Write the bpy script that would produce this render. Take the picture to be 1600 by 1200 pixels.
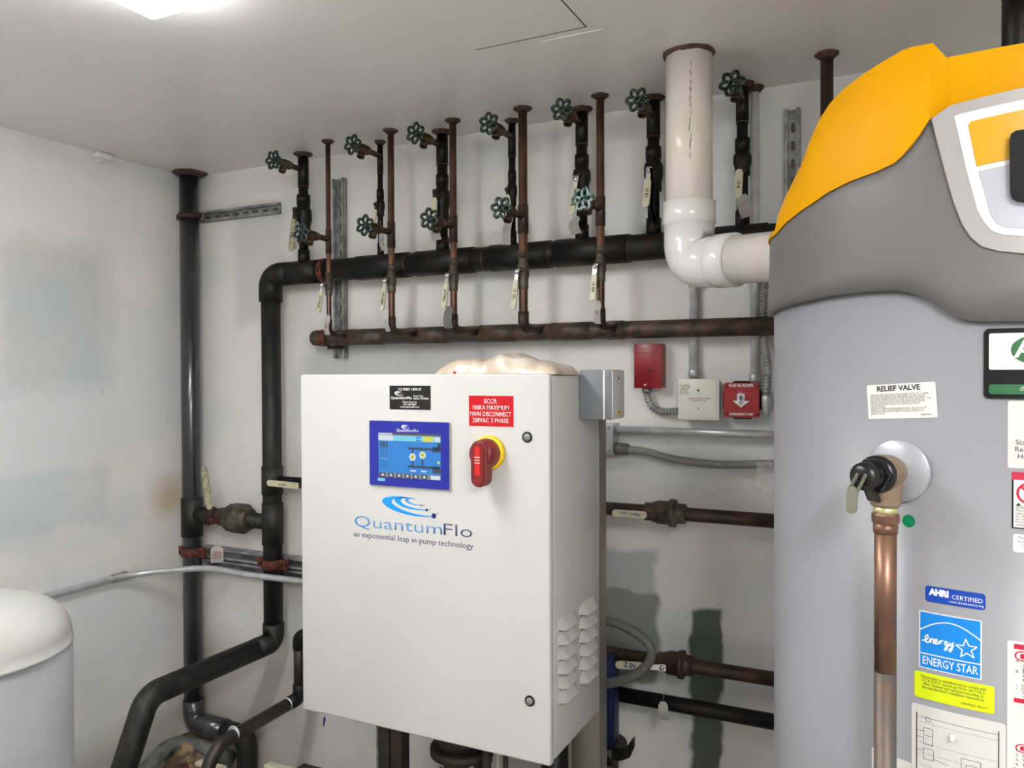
import bpy, bmesh, math, random
from math import sin, cos, pi, radians, sqrt, atan2, tan
from mathutils import Vector as V, Matrix, noise
random.seed(7)
for o in list(bpy.data.objects): bpy.data.objects.remove(o)
SC = bpy.context.scene
COL = SC.collection

# ---------------------------------------------------------------- camera
F, YAW, PITCH, ROLL = 1241.9, .45666, .0131, -.00417
EYE = V((0, 0, 1.55))
fw = V((-sin(YAW)*cos(PITCH), cos(YAW)*cos(PITCH), -sin(PITCH)))
rt = V((cos(YAW), sin(YAW), 0)); up = rt.cross(fw)
rt, up = cos(ROLL)*rt + sin(ROLL)*up, -sin(ROLL)*rt + cos(ROLL)*up
cd = bpy.data.cameras.new('camera'); cam = bpy.data.objects.new('camera', cd); COL.objects.link(cam)
M = Matrix((rt, up, -fw)).transposed().to_4x4(); M.translation = EYE
cam.matrix_world = M
cd.sensor_fit = 'HORIZONTAL'; cd.sensor_width = 36; cd.lens = F/1600*36; cd.clip_start = .02
SC.camera = cam

# ---------------------------------------------------------------- world and exposure
w = bpy.data.worlds.new('world'); SC.world = w; w.use_nodes = True
w.node_tree.nodes['Background'].inputs[0].default_value = (.8, .85, .9, 1)
w.node_tree.nodes['Background'].inputs[1].default_value = .25
SC.view_settings.view_transform = 'Standard'; SC.view_settings.look = 'None'
SC.view_settings.gamma = 1; SC.view_settings.use_curve_mapping = False
SC.view_settings.exposure = 0.50
LAMP_STRENGTH = 24.5      # diffuser of the ceiling luminaire in view
LAMP2_STRENGTH = 58.0      # the second luminaire, behind the camera

# ---------------------------------------------------------------- pixel -> point on a real plane
def ray(x, y): return fw + rt*((x-800)/F) + up*((600-y)/F)
def Pz(x, y, z): d = ray(x, y); return EYE + d*((z-EYE.z)/d.z)
def Py(x, y, Y): d = ray(x, y); return EYE + d*(Y/d.y)
def Px(x, y, X): d = ray(x, y); return EYE + d*(X/d.x)

WY, WX, CEIL = 2.33, -2.60, 2.35

# ---------------------------------------------------------------- materials
def lin(c):
    c = c/255
    return c/12.92 if c <= .04045 else ((c+.055)/1.055)**2.4
def rgb(r, g, b): return (lin(r), lin(g), lin(b), 1)
def mat(name, col, rough=.5, metal=0., col2=None, scale=20., bump=0., bscale=60., lo=.4, hi=.6, spec=.5, emit=None, coat=0., stretch=None, noise_detail=4):
    m = bpy.data.materials.new(name); m.use_nodes = True
    nt = m.node_tree; b = nt.nodes['Principled BSDF']
    b.inputs['Base Color'].default_value = col; b.inputs['Roughness'].default_value = rough
    b.inputs['Metallic'].default_value = metal; b.inputs['Specular IOR Level'].default_value = spec
    if coat: b.inputs['Coat Weight'].default_value = coat; b.inputs['Coat Roughness'].default_value = .15
    tc = nt.nodes.new('ShaderNodeTexCoord'); mp = nt.nodes.new('ShaderNodeMapping')
    nt.links.new(tc.outputs['Object'], mp.inputs[0])
    if stretch: mp.inputs['Scale'].default_value = stretch
    if col2:
        n = nt.nodes.new('ShaderNodeTexNoise'); n.inputs['Scale'].default_value = scale; n.inputs['Detail'].default_value = noise_detail
        r = nt.nodes.new('ShaderNodeMapRange'); r.inputs[1].default_value = lo; r.inputs[2].default_value = hi
        x = nt.nodes.new('ShaderNodeMix'); x.data_type = 'RGBA'
        nt.links.new(mp.outputs[0], n.inputs[0]); nt.links.new(n.outputs[0], r.inputs[0]); nt.links.new(r.outputs[0], x.inputs[0])
        x.inputs[6].default_value = col; x.inputs[7].default_value = col2
        nt.links.new(x.outputs[2], b.inputs['Base Color'])
    if bump:
        n2 = nt.nodes.new('ShaderNodeTexNoise'); n2.inputs['Scale'].default_value = bscale; n2.inputs['Detail'].default_value = 3
        bp = nt.nodes.new('ShaderNodeBump'); bp.inputs['Strength'].default_value = bump; bp.inputs['Distance'].default_value = .004
        nt.links.new(mp.outputs[0], n2.inputs[0]); nt.links.new(n2.outputs[0], bp.inputs['Height']); nt.links.new(bp.outputs[0], b.inputs['Normal'])
    if emit:
        b.inputs['Emission Color'].default_value = emit[0]; b.inputs['Emission Strength'].default_value = emit[1]
    return m

def plaster(name, base, blue, patches=(), axis='x'):
    """white painted plaster with broad grey-blue patching and small own-shaped patches (x0,x1,z0,z1,colour,strength)"""
    m = bpy.data.materials.new(name); m.use_nodes = True
    nt = m.node_tree; L = nt.links; b = nt.nodes['Principled BSDF']
    b.inputs['Roughness'].default_value = .42; b.inputs['Specular IOR Level'].default_value = .35
    tc = nt.nodes.new('ShaderNodeTexCoord')
    def nz(scale, detail, st=(1, 1, 1), off=(0, 0, 0)):
        mp = nt.nodes.new('ShaderNodeMapping'); mp.inputs['Scale'].default_value = st; mp.inputs['Location'].default_value = off
        n = nt.nodes.new('ShaderNodeTexNoise'); n.inputs['Scale'].default_value = scale; n.inputs['Detail'].default_value = detail
        L.new(tc.outputs['Object'], mp.inputs[0]); L.new(mp.outputs[0], n.inputs[0]); return n
    def rng(src, a, c, t0=0, t1=1):
        r = nt.nodes.new('ShaderNodeMapRange'); r.inputs[1].default_value = a; r.inputs[2].default_value = c
        r.inputs[3].default_value = t0; r.inputs[4].default_value = t1; L.new(src, r.inputs[0]); return r.outputs[0]
    def mix(f, A, B):
        x = nt.nodes.new('ShaderNodeMix'); x.data_type = 'RGBA'; L.new(f, x.inputs[0])
        if isinstance(A, tuple): x.inputs[6].default_value = A
        else: L.new(A, x.inputs[6])
        x.inputs[7].default_value = B; return x.outputs[2]
    def mul(a, c):
        x = nt.nodes.new('ShaderNodeMath'); x.operation = 'MULTIPLY'
        for i, s in enumerate((a, c)):
            if isinstance(s, float): x.inputs[i].default_value = s
            else: L.new(s, x.inputs[i])
        return x.outputs[0]
    c = mix(rng(nz(1.7, 4, (1, 1, 1.4), (3, 1, 2)).outputs[0], .47, .56), base, blue)
    c = mix(rng(nz(5, 5, (1, 1, .5), (7, 2, 0)).outputs[0], .52, .75, 0, .35), c, tuple(v*.8 for v in base[:3])+(1,))
    c = mix(rng(nz(60, 2).outputs[0], .73, .80, 0, .55), c, (.12, .11, .10, 1))
    if patches:
        sep = nt.nodes.new('ShaderNodeSeparateXYZ')
        add = nt.nodes.new('ShaderNodeVectorMath'); add.operation = 'MULTIPLY_ADD'
        wn = nz(9, 3); L.new(wn.outputs['Color'], add.inputs[0]); add.inputs[1].default_value = (.07, .07, .07)
        L.new(tc.outputs['Object'], add.inputs[2]); L.new(add.outputs[0], sep.inputs[0])
        for (u0, u1, z0, z1, pc, st, soft) in patches:
            U = sep.outputs[0 if axis == 'x' else 1]; Z = sep.outputs[2]; o = .035
            f = mul(mul(rng(U, u0+o-soft, u0+o+soft), rng(U, u1+o-soft, u1+o+soft, 1, 0)), mul(rng(Z, z0+o-soft, z0+o+soft), rng(Z, z1+o-soft, z1+o+soft, 1, 0)))
            c = mix(mul(f, float(st)), c, pc)
    L.new(c, b.inputs['Base Color'])
    bp = nt.nodes.new('ShaderNodeBump'); bp.inputs['Strength'].default_value = .25; bp.inputs['Distance'].default_value = .01
    L.new(nz(7, 5).outputs[0], bp.inputs['Height']); L.new(bp.outputs[0], b.inputs['Normal'])
    return m

MT = {}
MT['black'] = mat('black_painted_iron', rgb(14, 13, 13), .5, 0, rgb(30, 27, 25), 30, .3, 90, .45, .75, spec=.35)
MT['black2'] = mat('deep_black_iron', rgb(13, 12, 12), .42, 0, rgb(34, 28, 26), 25, .25, 80, .5, .8, spec=.3)
MT['rubber'] = mat('black_rubber_wrap', rgb(20, 20, 20), .55, 0, rgb(58, 56, 53), 40, .5, 70, .5, .85, stretch=(1, 1, .25))
MT['gloss_black'] = mat('glossy_dark_pipe_coat', rgb(34, 36, 39), .3, 0, rgb(54, 57, 62), 30, .5, 70, .5, .8, stretch=(1, 1, .3), coat=.8)
MT['copper'] = mat('aged_copper', rgb(122, 88, 70), .4, .6, rgb(82, 58, 46), 18, .1, 60, .4, .65, stretch=(1, 1, .35))
MT['copper_dark'] = mat('tarnished_copper', rgb(98, 74, 62), .5, .35, rgb(60, 58, 50), 26, .3, 60, .42, .6)
MT['copper_mid'] = mat('brown_copper', rgb(84, 62, 52), .42, .4, rgb(52, 40, 34), 14, .1, 60, .4, .65)
MT['copper_bright'] = mat('bright_copper', rgb(150, 114, 92), .36, .6, rgb(92, 68, 56), 9, .05, 40, .4, .68, stretch=(1, 1, .5))
MT['bronze'] = mat('dull_bronze', rgb(92, 84, 70), .5, .3, rgb(62, 56, 46), 30, .3, 90)
MT['brass'] = mat('old_brass', rgb(98, 74, 50), .42, .5, rgb(64, 48, 34), 40, .2, 90)
MT['valve_tan'] = mat('tan_cast_bronze', rgb(150, 130, 110), .5, .25, rgb(132, 112, 92), 20, .3, 200)
MT['nipple'] = mat('bright_brass', rgb(225, 215, 160), .28, .7)
MT['green'] = mat('green_enamel', rgb(10, 46, 40), .25, 0, rgb(6, 30, 28), 60, 0, 60, coat=.35)
MT['sealant'] = mat('red_brown_firestop', rgb(86, 58, 52), .75, 0, rgb(66, 44, 40), 40, .6, 80)
MT['rust'] = mat('rust_red_clamp', rgb(112, 48, 30), .65, .1, rgb(70, 34, 24), 50, .5, 120)
MT['rust_dark'] = mat('dark_rusty_clamp', rgb(70, 50, 44), .6, .3, rgb(46, 36, 34), 50, .5, 120)
MT['galv'] = mat('galvanised_steel', rgb(194, 195, 197), .3, .35, rgb(178, 180, 182), 25, .02, 60)
MT['galv_dark'] = mat('dull_galvanised_steel', rgb(166, 168, 168), .38, .3, rgb(124, 126, 126), 25, .2, 60)
MT['conduit_paint'] = mat('grey_painted_conduit', rgb(204, 206, 208), .4, .0, rgb(184, 186, 188), 20, .1, 40)
MT['chrome'] = mat('bright_steel', rgb(215, 215, 212), .25, .9)
MT['cream'] = mat('cream_vinyl_grip', rgb(205, 200, 172), .4, 0, rgb(176, 168, 136), 30, .1, 60, .5, .75)
MT['cream_dirty'] = mat('soiled_cream_grip', rgb(176, 170, 138), .45, 0, rgb(96, 110, 92), 50, .2, 60, .48, .66)
MT['paper'] = mat('paper_tag', rgb(232, 228, 224), .7, 0, rgb(214, 208, 204), 12)
MT['paper_grey'] = mat('grey_paper_tag', rgb(150, 148, 144), .7)
MT['string'] = mat('string', rgb(190, 184, 176), .8)
MT['ink'] = mat('dark_ink', rgb(38, 40, 52), .6)
MT['ink_soft'] = mat('thin_grey_print', rgb(112, 110, 108), .6)
MT['ink_blue'] = mat('blue_ink', rgb(40, 66, 140), .6)
MT['ink_teal'] = mat('teal_ink', rgb(40, 150, 160), .6)
MT['ink_red'] = mat('red_ink', rgb(170, 60, 60), .6)
MT['pvc_old'] = mat('cream_plastic_pipe', rgb(228, 222, 213), .28, 0, rgb(216, 208, 194), 6, .03, 20, .4, .7, coat=.2)
MT['pvc'] = mat('white_plastic_fitting', rgb(226, 224, 222), .2, 0, coat=.3)
MT['smudge'] = mat('grey_smudge', rgb(120, 116, 108), .6)
MT['cab'] = mat('white_powder_coat', rgb(204, 203, 200), .36, 0, rgb(200, 199, 196), 3, .04, 500, .4, .7, spec=.4)
MT['red'] = mat('red_sign_plastic', rgb(196, 8, 28), .35)
MT['white_ink'] = mat('white_print', rgb(238, 236, 236), .5)
MT['black_plate'] = mat('black_plate', rgb(18, 18, 17), .4)
MT['navy'] = mat('navy_print', rgb(24, 40, 118), .45)
MT['cyan'] = mat('sky_blue_print', rgb(18, 150, 232), .45)
MT['midblue'] = mat('mid_blue_print', rgb(84, 150, 205), .45)
MT['slate'] = mat('slate_print', rgb(70, 76, 112), .45)
MT['bezel_blue'] = mat('blue_screen_bezel', rgb(32, 40, 150), .3)
def em(n, c, s=.58):
    return mat(n, (0.02, 0.02, 0.02, 1), .35, emit=(c, s))
MT['scr_blue'] = em('lit_screen_blue', rgb(20, 140, 232)); MT['scr_white'] = em('lit_screen_white', rgb(230, 236, 245))
MT['scr_cyan'] = em('lit_screen_cyan', rgb(130, 225, 245)); MT['scr_dark'] = em('lit_screen_dark', rgb(50, 70, 100))
MT['scr_grey'] = em('lit_screen_grey', rgb(92, 92, 108)); MT['scr_yellow'] = em('lit_screen_yellow', rgb(225, 230, 90))
MT['scr_green'] = em('lit_screen_green', rgb(60, 120, 30)); MT['scr_pink'] = em('lit_screen_pink', rgb(235, 150, 200))
MT['handle_red'] = mat('dark_red_handle', rgb(128, 34, 36), .42, 0, rgb(118, 30, 32), 20)
MT['handle_bright'] = mat('bright_red_inlay', rgb(206, 34, 28), .4)
MT['yellow_ring'] = mat('yellow_plastic', rgb(250, 208, 20), .35)
MT['lock'] = mat('black_lock', rgb(40, 40, 40), .3, .5)
MT['enc_grey'] = mat('grey_enclosure', rgb(122, 126, 131), .4)
MT['enc_light'] = mat('light_grey_enclosure', rgb(198, 198, 196), .35)
MT['stainless'] = mat('brushed_steel_post', rgb(150, 142, 128), .4, .5, rgb(126, 118, 106), 6, .05, 200, stretch=(1, 1, .2))
MT['alarm_red'] = mat('red_box_enamel', rgb(150, 20, 32), .35, 0, rgb(126, 14, 26), 10)
MT['switch_red'] = mat('red_switch_plate', rgb(166, 16, 26), .35, 0, rgb(150, 12, 22), 12)
MT['cream_box'] = mat('cream_plate', rgb(222, 221, 208), .4)
MT['flex_grey'] = mat('grey_flexible_conduit', rgb(128, 128, 124), .45)
MT['flex_dark'] = mat('dark_grey_flexible_conduit', rgb(96, 96, 92), .5)
MT['blue_motor'] = mat('dark_blue_motor_paint', rgb(26, 34, 84), .4, 0, rgb(18, 22, 50), 20)
MT['tank_dome'] = mat('off_white_tank_dome', rgb(176, 176, 172), .33, 0, rgb(170, 169, 160), 8, .06, 30, .55, .8)
MT['tank_body'] = mat('pale_grey_tank', rgb(142, 142, 144), .36, 0, rgb(134, 134, 136), 6)
MT['heater'] = mat('grey_enamel_jacket', rgb(147, 147, 151), .34, 0, rgb(143, 143, 147), 3, .04, 6, stretch=(1, 1, .05))
MT['shroud'] = mat('dark_grey_plastic_shroud', rgb(110, 108, 108), .42, 0, rgb(105, 103, 103), 4, spec=.3)
MT['hood'] = mat('amber_yellow_plastic', rgb(222, 158, 0), .45, 0, rgb(218, 153, 0), 6, spec=.1)
MT['bezel'] = mat('light_taupe_bezel', rgb(170, 165, 163), .35)
MT['bezel_white'] = mat('white_bezel', rgb(232, 230, 232), .35)
MT['disp_yellow'] = mat('display_yellow_field', rgb(214, 162, 20), .3)
MT['disp_grey'] = mat('display_pale_field', rgb(184, 186, 195), .3)
MT['disp_black'] = mat('display_black_module', rgb(18, 19, 20), .55, spec=.2)
MT['st_white'] = mat('white_sticker', rgb(230, 228, 220), .4)
MT['st_grey'] = mat('pale_grey_sticker', rgb(214, 210, 206), .45)
MT['st_blue'] = mat('bright_blue_sticker', rgb(8, 132, 222), .35)
MT['st_navy'] = mat('deep_blue_sticker', rgb(8, 66, 168), .35)
MT['st_lime'] = mat('lime_yellow_sticker', rgb(216, 232, 0), .4)
MT['st_green'] = mat('green_sticker', rgb(0, 122, 76), .4)
MT['st_dkgreen'] = mat('dark_green_band', rgb(28, 96, 50), .4)
MT['st_crimson'] = mat('crimson_band', rgb(190, 24, 62), .4)
MT['escutcheon'] = mat('pale_satin_disc', rgb(170, 172, 178), .35, .3)
MT['black_plastic'] = mat('black_moulded_cap', rgb(12, 12, 13), .3)
MT['lever_steel'] = mat('bent_steel_lever', rgb(150, 146, 132), .35, .8)
MT['concrete'] = mat('floor_concrete', rgb(190, 186, 180), .7, 0, rgb(168, 163, 156), 5, .3, 20)
MT['crumble'] = mat('crumbled_plaster', rgb(150, 128, 98), .85, 0, rgb(84, 70, 54), 22, .8, 50)
MT['dark_gap'] = mat('dark_dirty_steel', rgb(34, 30, 28), .6, 0, rgb(58, 48, 40), 15)
MT['floor_pipe'] = mat('dusty_grey_pipe', rgb(112, 114, 112), .6, 0, rgb(84, 84, 80), 20, .4, 60)
MT['red_brown'] = mat('dark_red_knob', rgb(84, 30, 28), .4)
MT['ceil'] = mat('painted_ceiling', rgb(236, 233, 229), .36, 0, rgb(232, 229, 224), 2.2, .12, 5, .4, .7, spec=.35)
MT['groove_and_shade'] = mat('joint_and_shade_grey', rgb(88, 84, 80), .7)  # joints and slots, also the painted shadow strips under the louvres
MT['housing'] = mat('white_luminaire_housing', rgb(225, 225, 225), .4)
MT['film'] = None
MT['drain'] = mat('dark_brown_pipe', rgb(58, 48, 44), .45, .1, rgb(40, 35, 33), 14, .1, 60, .4, .65)

# clear plastic film / bag
def filmmat(name, tint, alpha):
    m = bpy.data.materials.new(name); m.use_nodes = True; b = m.node_tree.nodes['Principled BSDF']
    b.inputs['Base Color'].default_value = tint; b.inputs['Roughness'].default_value = .12
    b.inputs['Alpha'].default_value = alpha; b.inputs['Specular IOR Level'].default_value = .9
    return m
MT['film'] = filmmat('clear_plastic_film', rgb(235, 235, 235), .3)
MT['bag'] = mat('filled_plastic_bag', rgb(200, 182, 162), .3, 0, rgb(222, 212, 196), 22, .5, 40, .45, .65, coat=.2)

# ---------------------------------------------------------------- object helpers
def wloc(o):
    p = V((0, 0, 0))
    while o is not None: p += o.location; o = o.parent
    return p
def thing(name, label, cat, loc, group=None):
    o = bpy.data.objects.new(name, None); COL.objects.link(o); o.location = loc; o.empty_display_size = .05
    o['label'] = label; o['category'] = cat
    if group: o['group'] = group
    return o
def obj(name, bm, m, parent=None, smooth=True, label=None, ang=40):
    """bm in world coordinates; a parented mesh keeps its own origin at its centre"""
    vs = bm.verts
    if parent is not None and len(vs):
        c = V((0, 0, 0))
        for v in vs: c += v.co
        c /= len(vs)
    elif len(vs):
        c = sum((v.co for v in vs), V((0, 0, 0)))/len(vs)
    for v in vs: v.co -= c
    me = bpy.data.meshes.new(name)
    if smooth:
        for f in bm.faces: f.smooth = True
        for e in bm.edges:
            if len(e.link_faces) == 2 and e.calc_face_angle(0) > radians(ang): e.smooth = False
    bm.to_mesh(me); bm.free()
    if m is not None: me.materials.append(m)
    o = bpy.data.objects.new(name, me); COL.objects.link(o)
    if parent is not None: o.parent = parent; o.location = c - wloc(parent)
    else: o.location = c
    if label: o['label'] = label
    return o
def tag(o, label, cat, group=None):
    o['label'] = label; o['category'] = cat
    if group: o['group'] = group
    return o
def struct(name, bm, m, parent=None, smooth=False):
    o = obj(name, bm, m, parent, smooth)
    if parent is None: o['kind'] = 'structure'
    return o
BM = bmesh.new
def frame(d):
    d = d.normalized(); a = V((0, 0, 1)) if abs(d.z) < .9 else V((0, 1, 0))
    x = d.cross(a).normalized(); y = d.cross(x); return x, y
def add_tube(bm, pts, r, seg=16, cap=True, closed=False, bend=0, radii=None):
    pts = [V(p) for p in pts]
    if bend and len(pts) > 2:
        out = [pts[0]]
        for i in range(1, len(pts)-1):
            a, b, c = pts[i-1], pts[i], pts[i+1]
            u, v = (a-b).normalized(), (c-b).normalized()
            th = u.angle(v)
            if th > 3.1: out.append(b); continue
            L = min(bend/tan(th/2), (a-b).length*.48, (c-b).length*.48); R = L*tan(th/2)
            ce = b + (u+v).normalized()*(R/sin(th/2))
            s, e = b+u*L-ce, b+v*L-ce; n = 9; om = s.angle(e)
            for k in range(n+1):
                t = k/n; out.append(ce + (s*sin((1-t)*om)+e*sin(t*om))/sin(om))
        out.append(pts[-1]); pts = out
    n = len(pts); rings = []
    x = y = None
    for i, p in enumerate(pts):
        if closed: d = (pts[(i+1) % n]-pts[i-1])
        else: d = (pts[min(i+1, n-1)]-pts[max(i-1, 0)])
        d.normalize()
        if x is None: x, y = frame(d)
        else:
            x = (x - d*x.dot(d)).normalized(); y = d.cross(x)
        rr = radii[i] if radii else r
        rings.append([bm.verts.new(p + (x*cos(2*pi*k/seg) + y*sin(2*pi*k/seg))*rr) for k in range(seg)])
    m = n if closed else n-1
    for i in range(m):
        A, B = rings[i], rings[(i+1) % n]
        for k in range(seg):
            bm.faces.new((A[k], A[(k+1) % seg], B[(k+1) % seg], B[k]))
    if cap and not closed:
        bm.faces.new(rings[0][::-1]); bm.faces.new(rings[-1])
    return bm
def tube(*a, **k): return add_tube(BM(), *a, **k)
def add_lathe(bm, p, d, prof, seg=24, phase=0., sx=1., capends=True):
    """prof: list of (distance along d, radius)"""
    p = V(p); d = V(d).normalized(); x, y = frame(d); rings = []
    for s, r in prof:
        rings.append([bm.verts.new(p + d*s + (x*cos(2*pi*k/seg+phase) + y*sin(2*pi*k/seg+phase))*max(r, 1e-5)) for k in range(seg)])
    for A, B in zip(rings, rings[1:]):
        for k in range(seg): bm.faces.new((A[k], A[(k+1) % seg], B[(k+1) % seg], B[k]))
    if capends: bm.faces.new(rings[0][::-1]); bm.faces.new(rings[-1])
    return bm
def lathe(*a, **k): return add_lathe(BM(), *a, **k)
def add_box(bm, lo, hi, bev=0., seg=2):
    lo, hi = V(lo), V(hi); c = (lo+hi)/2; s = hi-lo
    r = bmesh.ops.create_cube(bm, size=1)
    for v in r['verts']: v.co = V((v.co.x*s.x, v.co.y*s.y, v.co.z*s.z)) + c
    if bev:
        es = list({e for v in r['verts'] for e in v.link_edges})
        bmesh.ops.bevel(bm, geom=es, offset=bev, segments=seg, affect='EDGES', profile=.5)
    return bm
def box(*a, **k): return add_box(BM(), *a, **k)
def add_slab(bm, poly, o, u, v, n, th):
    """2D polygon (a,b) -> o+a*u+b*v, extruded by th along n"""
    A = [bm.verts.new(o+u*a+v*b) for a, b in poly]; B = [bm.verts.new(o+u*a+v*b+n*th) for a, b in poly]
    try:
        bm.faces.new(A[::-1]); bm.faces.new(B)
    except ValueError: pass
    k = len(poly)
    for i in range(k): bm.faces.new((A[i], A[(i+1) % k], B[(i+1) % k], B[i]))
    bmesh.ops.recalc_face_normals(bm, faces=bm.faces)
    return bm
def slab(*a): return add_slab(BM(), *a)
def rrect(w_, h_, r, n=5, cx=0, cy=0):
    out = []
    for (sx, sy, a0) in ((1, 1, 0), (-1, 1, 90), (-1, -1, 180), (1, -1, 270)):
        for k in range(n+1):
            a = radians(a0+90*k/n); out.append((cx+sx*(w_/2-r)+r*cos(a), cy+sy*(h_/2-r)+r*sin(a)))
    return out
def text_mesh(s, size, align='CENTER', sx=1., space=1., line=1.0, bold=0., shear=0., res=2, fit=None):
    cu = bpy.data.curves.new('t', 'FONT'); cu.body = s; cu.size = size; cu.align_x = align; cu.align_y = 'CENTER'
    cu.space_character = space; cu.space_line = line; cu.resolution_u = res; cu.offset = bold; cu.shear = shear
    ob = bpy.data.objects.new('t', cu); COL.objects.link(ob)
    bpy.context.view_layer.update()
    me = bpy.data.meshes.new_from_object(ob)
    bpy.data.objects.remove(ob); bpy.data.curves.remove(cu)
    bm = BM(); bm.from_mesh(me); bpy.data.meshes.remove(me)
    if fit and len(bm.verts):
        xs = [v.co.x for v in bm.verts]; sx = fit/(max(xs)-min(xs))
    for v in bm.verts: v.co.x *= sx
    return bm
def put_text(name, s, size, m, parent, o, u, v, th=.0004, **k):
    bm = text_mesh(s, size, **k); n = u.cross(v)
    r = bmesh.ops.extrude_face_region(bm, geom=list(bm.faces))
    for e in r['geom']:
        if isinstance(e, bmesh.types.BMVert): e.co.z += th
    for q in bm.verts: q.co = o + u*q.co.x + v*q.co.y + n*q.co.z
    bmesh.ops.recalc_face_normals(bm, faces=bm.faces)
    return obj(name, bm, m, parent, smooth=False)
X, Y, Z = V((1, 0, 0)), V((0, 1, 0)), V((0, 0, 1))

# ---------------------------------------------------------------- the room
RX, NY = 1.05, -.95
gp = rgb(74, 88, 84); bl = rgb(180, 186, 189)
patchX = [(-.86, -.66, .885, 1.01, rgb(164, 172, 174), .75, .01), (-.56, -.47, .0, .86, rgb(52, 64, 56), .9, .006),
          (-.90, -.66, .60, .885, rgb(104, 112, 108), .8, .008), (-2.35, -2.1, 1.75, 2.2, bl, .5, .03),
          (-2.0, -1.2, 1.45, 1.72, rgb(170, 172, 172), .6, .05),
          (-2.6, -2.0, -.1, .5, rgb(150, 142, 130), .6, .08)]
patchY = [(1.45, 1.95, 1.02, 1.22, rgb(198, 205, 208), .55, .02), (1.1, 1.7, .98, 1.1, rgb(196, 203, 206), .5, .04),
          (1.55, 1.95, 1.5, 2.0, rgb(176, 184, 186), .5, .05), (2.15, 2.3, 1.0, 1.13, rgb(196, 170, 126), .7, .05),
          (1.0, 1.45, 1.55, 2.05, rgb(180, 188, 190), .5, .04), (1.7, 2.3, -.1, .22, rgb(160, 150, 134), .6, .06)]
mw = plaster('patched_white_wall', rgb(230, 226, 222), rgb(216, 219, 219), patchX, 'x')
mwl = plaster('patched_white_side_wall', rgb(234, 230, 227), rgb(221, 224, 225), patchY, 'y')
mplain = mat('plain_white_wall', rgb(226, 223, 219), .5, 0, rgb(218, 216, 212), 2)
def wall(name, lo, hi, m):
    bm = box(lo, hi); me = bpy.data.meshes.new(name); bm.to_mesh(me); bm.free(); me.materials.append(m)
    o = bpy.data.objects.new(name, me); COL.objects.link(o); o['kind'] = 'structure'; return o
wall('wall_back', (WX-.1, WY, -.1), (RX+.1, WY+.1, CEIL+.1), mw)
wall('wall_left', (WX-.1, NY-.1, -.1), (WX, WY, CEIL+.1), mwl)
wall('wall_right', (RX, NY-.1, -.1), (RX+.1, WY, CEIL+.1), mplain)
wall('wall_front', (WX, NY-.1, -.1), (RX, NY, CEIL+.1), mplain)
wall('floor', (WX, NY, -.1), (RX, WY, 0), MT['concrete'])
ceiling = wall('ceiling', (WX, NY, CEIL), (RX, WY, CEIL+.1), MT['ceil'])
# access hatch set in the ceiling: leaf slightly proud, thin dark joint round it
h0, h1, h2 = Pz(746, 77, CEIL), Pz(914, 41, CEIL), Pz(880, 0, CEIL)
hx0, hx1, hy1 = h0.x, h1.x, (h0.y+h1.y)/2
ht = thing('ceiling_hatch', 'flush white access hatch outlined in the ceiling above the white cabinet', 'hatch', V(((hx0+hx1)/2, hy1-.25, CEIL)))
bm = BM()
for lo, hi in (((hx0-.003, hy1, CEIL-.0008), (hx1+.003, hy1+.0032, CEIL+.002)), ((hx1, hy1-.5, CEIL-.0008), (hx1+.003, hy1, CEIL+.002))):
    add_box(bm, lo, hi)
obj('joint', bm, MT['groove_and_shade'], ht, False)
bm = box((hx0, hy1-.5, CEIL-.0004), (hx1, hy1, CEIL+.001)); obj('leaf', bm, MT['ceil'], ht, False)
bm = BM()
add_box(bm, (hx1-.12, hy1+.03, CEIL-.0012), (hx1+.035, hy1+.032, CEIL)); add_box(bm, (hx1+.033, hy1-.5, CEIL-.0012), (hx1+.035, hy1+.03, CEIL))
obj('frame', bm, MT['ceil'], ht, False)
# bright little clip where left wall meets ceiling
c = Px(158, 239, WX+.01)
tag(obj('wall_clip', add_box(box((WX, c.y-.03, CEIL-.022), (WX+.03, c.y+.035, CEIL-.001), bev=.004), (WX, c.y-.012, CEIL-.034), (WX+.018, c.y+.005, CEIL-.018)), MT['ceil']), 'small off-white clip at the joint of left wall and ceiling', 'clip')

# ---------------------------------------------------------------- luminaires
def luminaire(x0, x1, y0, y1, strength, label, nm):
    t = thing(nm, label, 'ceiling light', V(((x0+x1)/2, (y0+y1)/2, CEIL)))
    obj('housing', box((x0+.012, y0, CEIL-.03), (x1-.012, y1, CEIL), bev=.004), MT['housing'], t)
    m = mat('lit_diffuser_'+nm, (.9, .9, .9, 1), .4, emit=((.975, .99, 1, 1), strength))
    bm = BM(); n = 8; pr = []
    w2 = (x1-x0)/2; cx = (x0+x1)/2
    for k in range(n+1):
        a = pi*k/n; pr.append((cx - w2*math.copysign(abs(cos(a))**.3, cos(a)), CEIL-.026-.03*max(0, sin(a))**.3))
    ra = [bm.verts.new((a, y0+.004, b)) for a, b in pr]; rb = [bm.verts.new((a, y1-.004, b)) for a, b in pr]
    for k in range(n): bm.faces.new((ra[k], ra[k+1], rb[k+1], rb[k]))
    bm.faces.new(ra[::-1]); bm.faces.new(rb); bmesh.ops.recalc_face_normals(bm, faces=bm.faces)
    obj('diffuser', bm, m, t)
    return t
fa, fb = Pz(235, 30, CEIL-.05), Pz(325, 5, CEIL-.05)
luminaire(fa.x, fb.x, fa.y-1.2, fa.y, LAMP_STRENGTH, 'lit white strip light on the ceiling at the upper left', 'strip_light')
luminaire(.52, .69, -.88, -.05, LAMP2_STRENGTH, 'second strip light on the ceiling behind the viewer', 'strip_light')

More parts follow.
